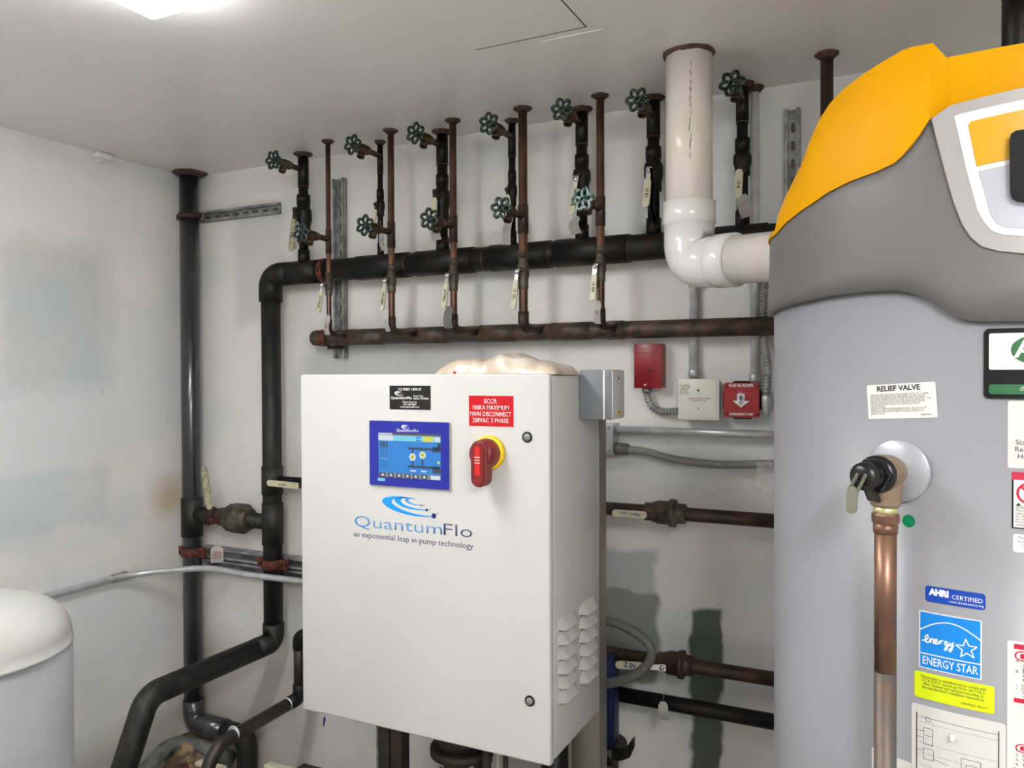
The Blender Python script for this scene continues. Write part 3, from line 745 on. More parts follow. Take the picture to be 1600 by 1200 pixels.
for fz in (.28, .72): obj('screw', lathe(V((cx, yf-.004, za+(zb2-za)*fz)), Y, [(0, .002), (.001, .0032), (.003, .0032)], 8), MT['black_plate' if fz > .5 else 'galv'], t)
put_text('lettering', 'DO NOT PAINT COVER\nOR DETECTOR', .0058, MT['ink_red'], t, V((cx+.003, yf-.0025, (za+zb2)/2)), X, Z, th=.0003)
bm = BM(); add_slab(bm, [(0, 0), (.006, -.002), (.016, .003), (.024, .0), (.021, .012), (.028, .02), (.026, .028), (.012, .03), (.0, .029), (.003, .018), (-.002, .01)], V((xa+.008, yf-.0026, zb2-.045)), X, Z, -Y, .0004)
obj('paint_scrape', bm, mat('scraped_grey_paint', rgb(176, 168, 152), .6, 0, rgb(214, 210, 196), 120), t, False)
# gas burner switch
t, xa, xb, za, zb2, yf = wallbox(1130.5, 1186, 598, 653, .045, 'switch_red', 'red emergency switch plate with a white arrow, between the cream box and the heater', 'switch', 'burner_switch')
obj('box_body', lathe(V(((xa+xb)/2, WY, (za+zb2)/2)), -Y, [(0, .058), (.03, .058), (.036, .05)], 8, phase=pi/8), MT['black_plate'], t, False)
obj('plate', slab(rrect(xb-xa, zb2-za, .008), V(((xa+xb)/2, yf+.012, (za+zb2)/2)), X, Z, -Y, .012), MT['switch_red'], t)
cx, cz = (xa+xb)/2, (za+zb2)/2; S = (xb-xa)
for sx in (-1, 1):
    for sz in (-1, 1):
        obj('screw', lathe(V((cx+sx*S*.43, yf-.003, cz+sz*S*.40)), Y, [(0, .0035), (.001, .0055), (.004, .006)], 10), MT['alarm_red'], t)
obj('arrow', slab([(-.11*S, .19*S), (.1*S, .19*S), (.1*S, -.02*S), (.24*S, -.02*S), (0, -.21*S), (-.24*S, -.02*S), (-.11*S, -.02*S)], V((cx, yf, cz)), X, Z, -Y, .0006), MT['white_ink'], t, False)
put_text('lettering', 'GAS BURNER', .0118, MT['white_ink'], t, V((cx, yf, cz+S*.42)), X, Z, bold=.0004, sx=.98)
put_text('lettering', 'EMERGENCY OFF', .0098, MT['white_ink'], t, V((cx, yf, cz-S*.41)), X, Z, bold=.0003, sx=.85)
put_text('lettering', 'ON', .005, MT['white_ink'], t, V((cx-.001, yf, cz+S*.23)), X, Z)
put_text('lettering', 'OFF', .005, MT['ink'], t, V((cx-.001, yf-.0006, cz-S*.125)), X, Z)
obj('toggle_plate', box((cx-.006, yf-.002, cz-.010), (cx+.006, yf, cz+.016), bev=.0008), MT['galv'], t)
obj('toggle', tube([V((cx, yf, cz+.003)), V((cx, yf-.012, cz+.010))], .0035, 10, radii=[.0028, .0042]), MT['galv_dark'], t)
# armoured conduit down beside the heater
yb = WY-.04
t = thing('armoured_conduit', 'ribbed armoured conduit hanging close beside the water heater', 'conduit', Py(1196, 560, yb))
flex([Py(1194, 360, yb), Py(1195, 430, yb), Py(1193, 470, yb), Py(1194, 530, yb), Py(1200, 570, yb), Py(1199, 600, yb), Py(1198, 620, yb)], .0105, 'galv_dark', t, amp=.0055)
obj('connector', lathe(Py(1198, 618, yb), -Z, [(0, .012), (.004, .014), (.03, .013), (.045, .009), (.06, .006)], 12), MT['galv'], t)

# ---------------------------------------------------------------- EMT conduit and grey flexible conduit at mid height
YE = WY-.035
p1, p2 = Py(958, 671, YE), Py(1225, 681, YE)
a, b = Py(943, 662, YE-.03), Py(957, 711, YE-.03)
t = thing('outlet_box', 'galvanised electrical box just right of the cabinet post, feeding two conduits', 'electrical box', V((a.x, WY, b.z)))
obj('body', box((a.x-.06, YE-.03, b.z), (b.x+.0, WY, a.z), bev=.003), MT['galv'], t)
for py in (668, 705):
    q = Py(952, py, YE-.03); obj('knockout', lathe(q+Y*.0005, -Y, [(0, .006), (.0015, .006), (.0015, .0045), (.0012, .001)], 12), MT['galv_dark'], t)
t = thing('steel_conduit', 'straight shiny steel conduit running right from the outlet box to the heater', 'conduit', p1)
p2.z = p1.z-.004
obj('tube', tube([p1, V((p2.x+.2, YE, p2.z))], .0118, 18), MT['galv'], t)
obj('connector', lathe(p1-X*.02, X, [(0, .016), (.005, .016), (.005, .0145), (.026, .0145), (.028, .012)], 14), MT['galv'], t)
t = thing('liquidtight_conduit', 'smooth grey flexible conduit sagging below the straight steel conduit', 'conduit', Py(970, 701, YE))
flex([Py(976, 702, YE), Py(1010, 706, YE), Py(1050, 717, YE), Py(1100, 724, YE), Py(1150, 726, YE), Py(1240, 723, YE)], .0118, 'flex_grey', t, pitch=.006, amp=.0007, nm='sheath')
obj('connector', lathe(Py(957, 701, YE), X, [(0, .014), (.01, .014), (.01, .019), (.03, .019), (.031, .0165), (.05, .017), (.052, .012)], 8), MT['flex_dark'], t)

# ---------------------------------------------------------------- copper pipes right of the cabinet
YM = WY-.10
def hpipe(nm, lab, pts, r, m, ext=.25):
    a, b = Py(*pts[0], YM), Py(*pts[1], YM); z = (a.z+b.z)/2
    a.z = z+(a.z-z)*.3; b.z = z+(b.z-z)*.3
    t = thing(nm, lab, 'pipe', a.copy())
    obj('pipe', tube([a-X*ext, b+X*ext], r, 22), MT[m], t)
    return t, a, b
def hvalve(t, pa, pb, r, m, a, b):
    xa_, xb_ = Py(pa, 800, YM).x, Py(pb, 800, YM).x; L = xb_-xa_; z = a.z+(b.z-a.z)*((xa_-a.x)/(b.x-a.x))
    return obj('ball_valve', lathe(V((xa_, YM, z)), X, [(0, r*.72), (.003, r*.78), (L*.15, r*.78), (L*.2, r*.85), (L*.35, r*1.0), (L*.6, r*1.0), (L*.62, r*1.18), (L*.75, r*1.18), (L*.78, r*.9), (L*.82, r*.85), (L*.98, r*.85), (L, r*.7)], 16), MT[m], t), z
def hlever(o, piv, tip, wd, gm, txt, ink='ink_blue', chrome=False, size=.011, side=-1):
    lever(o, piv, tip, wd, chrome, .28, txt, ink, gm, size)
t, a, b = hpipe('copper_pipe', 'horizontal copper pipe with an inline lever valve, mid height behind the cabinet', ((945, 793), (1207, 815)), .0195, 'copper_mid')
vo, z = hvalve(t, 1008, 1072, .034, 'bronze', a, b)
lever(vo, Py(1030, 806, YM-.042), Py(957, 801, YM-.047), .02, False, .25, None, 'ink_blue', 'cream', .011)
tp = Py(984, 803, YM-.053)
put_text('grip_lettering', 'HW  OPEN', .0125, MT['ink_blue'], vo, tp, V((.998, 0, -.06)), V((.06, 0, .998)), shear=.2)
t, a, b = hpipe('copper_pipe', 'dark copper pipe low on the wall with a chrome lever bracket, shaded behind the post', ((960, 1022), (1205, 1060)), .020, 'copper_mid')
vo, z = hvalve(t, 1028, 1082, .034, 'copper_mid', a, b)
lever(vo, Py(1035, 1043, YM-.045), Py(962, 1038, YM-.05), .022, True, .3, None, 'ink_blue', 'cream', .011)
put_text('grip_lettering', 'Z SV', .018, MT['ink_blue'], vo, Py(984, 1040, YM-.056), V((.998, 0, -.05)), V((.05, 0, .998)), bold=.0004)
hangtag('pale tag on a long string below the low copper valve', Py(1038, 1050, YM-.05), Py(1036, 1096, YM-.05), .028, .05, .1)
t, a, b = hpipe('black_pipe', 'black pipe lowest on the back wall between post and heater', ((970, 1086), (1205, 1126)), .0215, 'black2')
# big grey flexible loop
YL = WY-.22
t = thing('flexible_hose', 'thick grey flexible conduit looping out from behind the cabinet post', 'conduit', Py(960, 1065, YL))
flex([Py(915, 968, YL+.02), Py(948, 970, YL), Py(985, 984, YL), Py(1012, 1005, YL), Py(1018, 1025, YL), Py(1004, 1046, YL), Py(975, 1062, YL), Py(930, 1072, YL+.02)], .0135, 'flex_dark', t, pitch=.006, amp=.0006, nm='sheath')

# scrap of blue tape under the cabinet
q = Py(506, 1127, WY)
tag(obj('tape_scrap', slab([(-.003, -.022), (.002, -.018), (.008, .01), (.006, .02), (-.001, .012)], V((q.x, WY, q.z)), X, Z, -Y, .001), MT['bezel_blue']), 'tiny scrap of blue tape on the back wall below the cabinet', 'tape')
# film scrap
bm = BM(); q = Py(1203, 730, YE-.03); g_ = {}
for i in range(7):
    for j in range(9):
        g_[i, j] = bm.verts.new(q+V((-.035+.014*i, .012*noise.noise(V((i*.9, j*.8, 1))), .035-.012*j+.01*noise.noise(V((i*.7, j*.6, 5))))))
for i in range(6):
    for j in range(8):
        if (i, j) not in ((0, 0), (0, 1), (0, 7), (1, 7)): bm.faces.new((g_[i, j], g_[i+1, j], g_[i+1, j+1], g_[i, j+1]))
bmesh.ops.solidify(bm, geom=list(bm.faces), thickness=.0004)
tag(obj('plastic_wrap', bm, MT['film']), 'crumpled scrap of clear plastic film on the grey flexible conduit by the heater', 'plastic wrap')

# ---------------------------------------------------------------- left side: valve link, struts, clamps, conduit
za_ = Py(365, 809, BY).z
t = thing('crossover_valve', 'bronze ball valve linking the corner stack and the black drop pipe, its grip standing upright', 'valve', V((sx_+.03, BY, za_)))
xv0, xv1 = Py(312, 809, BY).x, Py(425, 812, BY).x
ax = V((sx_, sy_, za_)); bx = V((hx, BY, za_-.003))
Lx = hx-sx_
ax.x += rS; bx.x -= .036
obj('link_pipe', tube([ax, bx], .029, 20), MT['rubber'], t)
v0, v1 = Py(343, 809, BY).x, Py(392, 809, BY).x; LL = v1-v0
vb = obj('body', lathe(V((v0, BY, za_)), X, [(0, .030), (.004, .034), (LL*.2, .037), (LL*.36, .050), (LL*.38, .054), (LL*.52, .054), (LL*.53, .058), (LL*.80, .058), (LL*.81, .046), (LL*.97, .043), (LL, .036)], 12), MT['bronze'], t, ang=18)
obj('collar', lathe(V((Py(322, 809, BY).x+.004, BY, za_)), X, [(0, .036), (.02, .038), (.05, .030), (.06, .030)], 18), MT['rubber'], t)
pvx = Py(330, 812, BY-.06)
obj('bonnet', lathe(V((pvx.x, BY, za_-.002)), -Y, [(0, .02), (.05, .016), (.055, .012)], 12), MT['rust'], t)
lever(vb, Py(331, 813, BY-.068), Py(319, 729, BY-.068), .030, False, .2, None, gripmat='cream_dirty')
obj('packing_nut', lathe(Py(333, 812, BY-.062), -Y, [(0, .011), (.012, .011), (.013, .007), (.02, .006)], 6), MT['rust'], t)
p = Py(338, 822, BY-.07)
hangtag('white tag with red handwriting hanging from the crossover valve by a string', p, Py(339, 853, BY-.07), .045, .063, 0., lines='CLEAN\nINLINE\nVALVE', inkm='ink_red', size=.0125, curl=.001, tw=.7)
# twin horizontal struts on the back wall
z1 = Py(400, 868, WY).z
for k, (dz, lab) in enumerate(((.0, 'upper of two galvanised strut channels on the wall behind the black pipes'), (-.047, 'lower of two galvanised strut channels on the wall behind the black pipes'))):
    strut(lab, (Py(325, 868, WY).x, WY, z1+dz), (Py(700, 868, WY).x, WY, z1+dz), .041, .041, slots=False, group='paired strut channels')
clamp('bright rust-red clamp holding the corner stack to the strut', V((sx_, sy_, Py(304, 862, sy_).z)), rS, 'rust', h=.034, ear=.028)
clamp('bright rust-red clamp holding the black drop pipe to the strut', V((hx, BY, Py(425, 880, BY).z)), .0352, 'rust', h=.034, ear=.028)
# lever poking out left of the cabinet
t = thing('pipe_branch', 'short dark branch pipe with a cream lever between the drop pipe and the cabinet', 'valve', Py(440, 750, BY))
zz = Py(450, 752, BY-.02).z
obj('pipe', tube([V((hx+.038, BY, zz)), V((hx+.32, BY, zz))], .014, 14), MT['black'], t)
vo = obj('body', lathe(V((hx+.17, BY, zz)), X, [(0, .018), (.02, .022), (.05, .024), (.07, .018)], 14), MT['bronze'], t)
lever(vo, Py(482, 761, BY-.06), Py(418, 754, BY-.075), .0215, False, .22, 'K34 W', 'ink', 'cream', .012)
# bent EMT on the left
a0, a1 = Px(40, 935, WX+.02), Px(208, 899, WX+.02)
zz = (a0.z+a1.z)/2
t = thing('bent_conduit', 'thin steel conduit along the left wall, bending past the corner stack to the strut', 'conduit', V((WX+.02, a1.y, zz)))
e3 = Py(345, 885, BY-.075); e3.z = zz+.0
yw = BY-.085
pts = [V((WX+.02, a0.y-.5, zz-.005)), V((WX+.02, a1.y-.02, zz)), V((e3.x-.06, yw, zz+.012)), V((e3.x+.12, yw+.02, zz+.0)), V((e3.x+.45, WY-.055, zz-.02)), V((e3.x+1.1, WY-.055, zz-.02))]
obj('tube', tube(pts, .0118, 16, bend=.2), MT['galv'], t, ang=60)
q = V((WX+.02, a1.y-.06, zz-.001))
obj('coupling', tube([q-Y*.03, q+Y*.03], .0145, 16), MT['galv_dark'], t)
q = V((WX+.02, Px(175, 905, WX+.02).y, zz))
obj('screw', lathe(q+X*.010, X, [(0, .004), (.004, .004)], 8), MT['chrome'], t)

# ---------------------------------------------------------------- small drain pipe by the cabinet
YD = BY-.05
xd = Py(468, 1040, YD).x; zt_ = Py(468, 992, YD).z; zb3 = Py(468, 1090, YD).z
t = thing('drain_pipe', 'brown-black drain pipe elbowing out below the cabinet corner toward the floor', 'pipe', V((xd, YD, zb3)))
rD = .0215
obj('upper_elbow', tube([V((xd+.12, YD, zt_+.0)), V((xd, YD, zt_)), V((xd, YD, zt_-.05))], rD*1.1, 18, bend=.03), MT['black'], t, ang=60)
obj('pipe', tube([V((xd, YD, zt_-.03)), V((xd, YD, zb3+.02))], rD*.95, 18), MT['drain'], t)
e5 = Pz(345, 1158, zb3)
lowend = V((xd, e5.y, zb3-.01))
obj('lower_elbow', tube([V((xd, YD, zb3+.05)), V((xd, YD, zb3)), V((xd, YD-.06, zb3))], rD*1.12, 18, bend=.03), MT['black'], t, ang=60)
obj('run_pipe', tube([V((xd, YD-.04, zb3)), V((xd, e5.y, zb3-.01)), V((xd, e5.y-.05, zb3-.06)), V((xd, e5.y-.06, .0))], rD*1.02, 18, bend=.05), MT['drain'], t, ang=60)
for yy in (YD-.065, e5.y+.06):
    obj('solder_ring', tube([V((xd, yy, zb3)), V((xd, yy-.003, zb3))], rD*1.18, 18), MT['galv'], t)

# floor-level clutter, corner
t = thing('floor_pipe', 'dusty grey pipe lying at the floor in the corner behind the bent black pipe', 'pipe', V((-2.4, 2.1, .05)))
fp = [Pz(215, 1215, .07), Pz(262, 1165, .10), Pz(300, 1160, .09), Pz(360, 1185, .08)]
obj('pipe', tube(fp, .028, 16, bend=.08), MT['floor_pipe'], t, ang=60)
bm = BM(); c0 = V((WX+.06, WY-.06, .0))
r_ = bmesh.ops.create_icosphere(bm, subdivisions=4, radius=1)
for v in bm.verts:
    k = 1+.35*noise.noise(v.co*3)+.15*noise.noise(v.co*9)
    v.co = V((WX+.05+.13*k*v.co.x, WY-.05+.12*k*v.co.y, .02+.085*k*v.co.z))
tag(obj('plaster_rubble', bm, MT['crumble'], None), 'brown crumbled plaster heaped at the foot of the corner', 'rubble')
sk = Py(430, 1185, 2.2)
tsk = thing('pump_skid', 'dark steel skid rail on the floor under the cabinet and pumps', 'skid', V((-1.5, 1.9, 0)))
obj('rear_rail', box((-1.95, 2.14, 0.0), (-.5, 2.24, .14), bev=.004), MT['dark_gap'], tsk)
obj('front_rail', box((-1.6, 1.42, 0.0), (-.5, 1.50, .14), bev=.004), MT['dark_gap'], tsk)
obj('deck_plate', box((-1.9, 1.50, 0.03), (-.5, 2.14, .05)), MT['dark_gap'], tsk)
for (px, py, lab, txt) in ((326, 1192, 'cream lever grip poking into view at the bottom, left of the drop pipe foot', 'N'), (434, 1196, 'cream lever grip just showing at the bottom edge, right of the corner pipes', '')):
    q = Pz(px, py, .25); qb = q
    t = thing('floor_valve', lab, 'valve', V((q.x, q.y, 0)))
    obj('pipe', tube([V((q.x+.05, q.y-.02, .0)), V((q.x+.05, q.y-.02, .22))], .02, 14), MT['black2'], t)
    vb = obj('body', lathe(V((q.x+.05, q.y-.02, .12)), Z, [(0, .024), (.02, .034), (.06, .034), (.09, .024)], 14), MT['bronze'], t)
    obj('lever_grip', box((q.x-.045, q.y-.02, .238), (q.x+.075, q.y+.012, .252), bev=.005), MT['cream'], vb)
    if txt: put_text('grip_lettering', txt, .025, MT['ink'], vb, V((q.x, q.y-.004, .2522)), X, Y)
q = Pz(284, 1194, .22)
t = thing('drain_valve', 'small drain valve with a dark red knob beside the foot of the bent black pipe', 'valve', V((q.x, q.y, 0)))
obj('stem', tube([V((q.x, q.y, 0)), V((q.x, q.y, .21))], .008, 10), MT['brass'], t)
obj('knob', lathe(V((q.x, q.y, .195)), Z, [(0, .01), (.004, .02), (.014, .023), (.022, .018), (.026, .006)], 18), MT['red_brown'], t)

# ---------------------------------------------------------------- control cabinet
YF = 1.63
TL, TR, BL_, BR_ = Py(467, 586.5, YF), Py(858, 582, YF), Py(474, 1110, YF), Py(861, 1198, YF)
cx0, cx1 = (TL.x+BL_.x)/2, (TR.x+BR_.x)/2; cz1 = (TL.z+TR.z)/2; cz0 = (BL_.z+BR_.z)/2
DB = .022
yback = Px(938, 1118, cx1).y; print('yback', yback, 'cab', cx0, cx1, cz0, cz1)
CAB = thing('control_cabinet', 'large white wall-cabinet-style pump control panel with a blue touch screen and red rotary handle', 'control cabinet', V(((cx0+cx1)/2, (YF+yback)/2, cz0)))
bm = box((cx0+.006, YF+DB+.003, cz0+.004), (cx1-.001, yback, cz1-.003), bev=.006)
obj('body', bm, MT['cab'], CAB)
obj('door', box((cx0, YF, cz0), (cx1, YF+DB, cz1), bev=.006, seg=3), MT['cab'], CAB)
obj('door_gasket', box((cx0+.012, YF+DB-.002, cz0+.012), (cx1-.004, YF+DB+.006, cz1-.008)), MT['groove_and_shade'], CAB)
def F_(px, py, off=0.): q = Py(px, py, YF); q.y = YF-off; return q
def sticker(nm, x0, y0, x1, y1, m, off=.0005, th=.001, r=.0, parent=CAB, base=0.):
    a, b = F_(x0, y0), F_(x1, y1); c_ = (a+b)/2; c_.y = YF-base
    poly = rrect(b.x-a.x, a.z-b.z, r) if r else [(-(b.x-a.x)/2, -(a.z-b.z)/2), ((b.x-a.x)/2, -(a.z-b.z)/2), ((b.x-a.x)/2, (a.z-b.z)/2), (-(b.x-a.x)/2, (a.z-b.z)/2)]
    return obj(nm, slab(poly, c_, X, Z, -Y, th), MT[m], parent, False), c_, b.x-a.x, a.z-b.z
# logo swoosh
def swoosh(o, u, v, n, S, mats, parent, single=None):
    """three nested crescent tails ending in dots; S overall width"""
    def crescent(cx, cy, a, b, w0, rot, t0, t1):
        out, inn = [], []
        N = 30
        for k in range(N+1):
            s = k/N; th = t0+(t1-t0)*s
            prof = sin(pi*min(1, s*1.02))**.8*(1-.55*s)
            for L_, f in ((out, 1), (inn, -1)):
                rr = 1+f*w0*prof*.5
                x_, y_ = a*cos(th)*rr, b*sin(th)*rr
                L_.append((cx+x_*cos(rot)-y_*sin(rot), cy+x_*sin(rot)+y_*cos(rot)))
        return out+inn[::-1]
    specs = [(.50, .02, .47, .20, .50, .8), (.60, .06, .36, .155, .42, .63), (.70, .11, .24, .10, .36, .45)]
    for i, (cx_, cy_, a_, b_, w_, ds) in enumerate(specs):
        poly = crescent(cx_, cy_, a_, b_, w_, -.17, radians(75), radians(300))
        obj('swoosh', slab([(x_*S, y_*S) for x_, y_ in poly], o, u, v, n, .0004), MT[single or mats[0]], parent, False)
        ex = poly[30]
        obj('swoosh_dot', lathe(o+u*(ex[0]+.015)*S+v*(ex[1])*S, n, [(0, .052*S*ds), (.0006, .052*S*ds)], 18), MT[single or mats[1]], parent, False)
# screen
sc, c_, W, H = sticker('touch_screen', 580, 657, 704, 766, 'bezel_blue', th=.006)
# correct for perspective: build from corner rays of the left and right edges
c_ = (F_(580, 657)+F_(704, 766)+F_(580, 756)+F_(704, 660))/4; W = F_(704, 700).x-F_(580, 700).x; H = ((F_(580, 657).z-F_(580, 756).z)+(F_(704, 660).z-F_(704, 766).z))/2
bpy.data.objects.remove(sc)
c_.y = YF
sc = obj('touch_screen', slab(rrect(W, H, .003), c_, X, Z, -Y, .007), MT['bezel_blue'], CAB)
obj('screen_rim', slab(rrect(W+.003, H+.003, .004), c_, X, Z, -Y, .0055), MT['galv'], sc)
def SR(nm, u0, v0, u1, v1, m, lay=1):
    """rect on the screen; u,v as fractions of the bezel (v down)"""
    x0, x1 = c_.x-W/2+W*u0, c_.x-W/2+W*u1; z1, z0 = c_.z+H/2-H*v0, c_.z+H/2-H*v1
    return obj(nm, box((x0, YF-.007-.0003*lay, z0), (x1, YF-.0069, z1)), MT[m], sc, False)
def SD(nm, u, v, r, m, lay=3): return obj(nm, lathe(V((c_.x-W/2+W*u, YF-.0069, c_.z+H/2-H*v)), -Y, [(0, r), (.0001+.0003*lay, r)], 20), MT[m], sc, False)
SR('display', .12, .18, .90, .86, 'scr_blue'); SR('status_bar', .12, .18, .90, .215, 'scr_grey', 2); SR('status_text', .12, .185, .30, .205, 'scr_white', 3)
SR('title_bar', .12, .215, .90, .30, 'scr_cyan', 2); SR('title_logo', .12, .215, .31, .30, 'scr_white', 3); SR('alarm_field', .69, .215, .81, .30, 'scr_yellow', 3)
SR('title_mark', .60, .225, .66, .25, 'scr_blue', 3); SR('title_mark', .60, .27, .66, .295, 'scr_blue', 3); SR('title_mark', .83, .225, .89, .29, 'scr_white', 3)
for (u0, v0, u1, v1) in ((.50, .39, .88, .425), (.50, .665, .88, .70), (.545, .42, .565, .68), (.67, .42, .69, .68), (.80, .37, .90, .45), (.86, .31, .90, .39), (.80, .66, .90, .77)):
    SR('pipe_graphic', u0, v0, u1, v1, 'scr_dark', 2)
for (u, v) in ((.555, .535), (.68, .50)):
    SD('pump_symbol', u, v, .0092, 'scr_white', 3); SD('pump_symbol', u, v, .0058, 'scr_yellow', 4); SD('pump_symbol', u, v, .0018, 'scr_green', 5)
SD('valve_symbol', .875, .60, .0036, 'scr_yellow', 4)
for u in (.155, .19, .225):
    SR('gauge_line', u-.003, .43, u+.003, .72, 'scr_dark', 2); SR('gauge_text', u-.012, .32, u+.012, .41, 'scr_dark', 2)
for u, m_ in ((.155, 'scr_cyan'), (.19, 'scr_pink'), (.225, 'scr_cyan')): SD('gauge_dot', u, .58, .0017, m_, 4)
SR('button_bar', .12, .795, .90, .865, 'scr_grey', 2)
for k in range(7):
    if k == 6: SR('button', .775, .80, .895, .86, 'scr_white', 3)
    else: SD('button_icon', .175+.105*k, .83, .0030, 'scr_white', 4); SR('button_edge', .225+.105*k, .795, .231+.105*k, .865, 'scr_white', 3)
SR('reading', .53, .735, .60, .755, 'scr_white', 4); SR('reading', .66, .735, .73, .755, 'scr_white', 4)
so = V((c_.x-.018, YF-.0071, c_.z+H*.405))
swoosh(V((so.x+.0, so.y, so.z)), X, Z, -Y, .026, None, sc, single='white_ink')
put_text('lettering', 'QuantumFlo', .0095, MT['white_ink'], sc, V((c_.x-.002, YF-.0071, c_.z+H*.362)), X, Z, sx=1.35)
SR('port_cover', .11, .885, .20, .93, 'scr_cyan', 2)
p0 = V((c_.x+W*.36, YF-.0071, c_.z-H*.375))
# black name plate
a, b = F_(609, 602), F_(673, 640); pl, pc, pw, ph = sticker('name_plate', 609, 602.5, 673, 640.5, 'black_plate', th=.0012)
yo = YF-.0012
put_text('lettering', '112 WEST 14TH ST', .0088, MT['white_ink'], pl, V((pc.x, yo, pc.z+ph*.34)), X, Z, bold=.0002, fit=pw*.57)
put_text('lettering', 'QuantumFlo', .0085, MT['white_ink'], pl, V((pc.x-pw*.21, yo, pc.z-ph*.02)), X, Z, bold=.0002, fit=pw*.53)
swoosh(V((pc.x-pw*.36, yo, pc.z+ph*.14)), X, Z, -Y, .028, None, pl, single='white_ink')
put_text('lettering', 'Pump Type:\nSERIAL NUMBER', .0066, MT['white_ink'], pl, V((pc.x+pw*.09, yo, pc.z+ph*.015)), X, Z, align='LEFT', line=.95, fit=pw*.37)
put_text('lettering', 'Water Parts, Inc.\n(631) 586-8862\nwww.quantumflo.com', .0062, MT['white_ink'], pl, V((pc.x, yo, pc.z-ph*.29)), X, Z, line=.95)
# red warning sign
rs, pc, pw, ph = sticker('warning_sign', 733, 618, 802.5, 667, 'red', th=.0012)
for k, (s, fw_) in enumerate((('SCCR', .29), ('100KA MAXIMUM', .81), ('MAIN DISCONNECT', .92), ('208VAC 3 PHASE', .81))):
    put_text('lettering', s, .0150, MT['white_ink'], rs, V((pc.x-pw*.01, yo, pc.z+ph*(.31-.21*k))), X, Z, bold=.0001, space=1.06, fit=fw_*pw)
# big logo
zl = F_(645, 821).z
put_text('logo_lettering', 'Quantum', .041, MT['midblue'], CAB, V((F_(552, 815).x, YF, F_(552, 812).z-.0035)), X, Z, align='LEFT', fit=(F_(689, 815).x-F_(552, 815).x), bold=-.0003)
put_text('logo_lettering', 'Flo', .041, MT['slate'], CAB, V((F_(740, 831).x, YF, F_(552, 812).z-.0035)), X, Z, align='RIGHT', fit=(F_(740, 815).x-F_(695, 815).x), bold=-.0003)
put_text('logo_lettering', 'an exponential leap in pump technology', .0205, MT['slate'], CAB, V(((F_(552, 831).x+F_(740, 848).x)/2, YF, F_(552, 812).z-.036)), X, Z, fit=(F_(740, 815).x-F_(553, 815).x))
# swoosh beneath screen
def px_poly(nm, pts, m, th=.0004, parent=CAB):
    bm = BM(); A = []
    P2 = [F_(*p) for p in pts]; c0 = P2[0]
    return obj(nm, slab([((q-c0).x, (q-c0).z) for q in P2], c0, X, Z, -Y, th), MT[m], parent, False)
def zl_(x, y): return (540+x*210/1600, 765+y*95/724)
def bez(p, q, r_, s, n=12): return [tuple(((1-t)**3*a+3*(1-t)**2*t*b+3*(1-t)*t*t*c+t**3*d) for a, b, c, d in zip(p, q, r_, s)) for t in [k/n for k in range(n+1)]]
o1 = bez((850, 110), (560, 50), (400, 90), (440, 150)) + bez((440, 150), (500, 250), (760, 330), (1030, 328)) + [(1030, 318)] + bez((1030, 316), (800, 310), (600, 220), (555, 160)) + bez((555, 160), (520, 110), (620, 80), (830, 112))
px_poly('logo_swoosh', [zl_(*p) for p in o1], 'cyan')
o2 = bez((740, 95), (640, 80), (560, 95), (590, 140)) + bez((590, 140), (640, 210), (800, 250), (955, 248)) + [(955, 240)] + bez((955, 239), (820, 235), (690, 190), (660, 145)) + bez((660, 145), (650, 110), (680, 98), (745, 99))
px_poly('logo_swoosh', [zl_(*p) for p in o2], 'cyan')
o3 = bez((800, 105), (740, 98), (690, 105), (710, 130)) + bez((710, 130), (740, 170), (820, 190), (890, 190)) + [(890, 185)] + bez((890, 184), (820, 180), (760, 155), (745, 130)) + bez((745, 130), (740, 112), (770, 106), (805, 110))
px_poly('logo_swoosh', [zl_(*p) for p in o3], 'cyan')
for (x, y, r) in ((903, 188, .0021), (968, 243, .0034), (1052, 313, .0063)):
    q = F_(*zl_(x, y)); obj('logo_dot', lathe(q, -Y, [(0, r), (.0008, r)], 20), MT['navy'], CAB, False)
for (a_, b_) in (((915, 188), (950, 182)), ((980, 240), (1025, 215)), ((1075, 300), (1105, 270))):
    px_poly('logo_tail', [zl_(*a_), zl_((a_[0]+b_[0])/2+6, (a_[1]+b_[1])/2+8), zl_(*b_), zl_((a_[0]+b_[0])/2+2, (a_[1]+b_[1])/2+2)], 'slate')
# locks
for (x, y) in ((824, 683), (828, 1095)):
    q = F_(x, y); lk = obj('door_lock', lathe(q, -Y, [(0, .0125), (.002, .0125), (.0035, .011), (.0035, .0095), (.002, .009)], 24), MT['lock'], CAB)
    obj('lock_insert', add_box(lathe(q-Y*.0015, -Y, [(0, .008), (.002, .008), (.0025, .007)], 18), (q.x-.006, q.y-.0048, q.z-.0012), (q.x+.006, q.y-.003, q.z+.0012)), MT['galv_dark'], lk)
# rotary handle
q = F_(766, 707)
rh = obj('rotary_disconnect', lathe(q, -Y, [(0, .0400), (.010, .0400), (.014, .038), (.016, .034)], 48), MT['yellow_ring'], CAB)
obj('hub', lathe(q-Y*.014, -Y, [(0, .0345), (.012, .034), (.030, .0315), (.037, .026), (.039, .015)], 40), MT['handle_red'], rh)
bm = BM()
gy = q.y-.030
c2 = V((q.x, gy, q.z))
poly = []
for k in range(13): a = pi*k/12; poly.append((.0205*cos(a), .010+.022*sin(a)))
for k in range(13): a = pi+pi*k/12; poly.append((.0200*cos(a), -.054+.020*sin(a)))
add_slab(bm, poly, c2, X, Z, -Y, .032)
bmesh.ops.bevel(bm, geom=[e for e in bm.edges if abs(e.verts[0].co.y-(gy-.032)) < 1e-5 and abs(e.verts[1].co.y-(gy-.032)) < 1e-5], offset=.006, segments=3, affect='EDGES')
obj('grip', bm, MT['handle_red'], rh, ang=50)
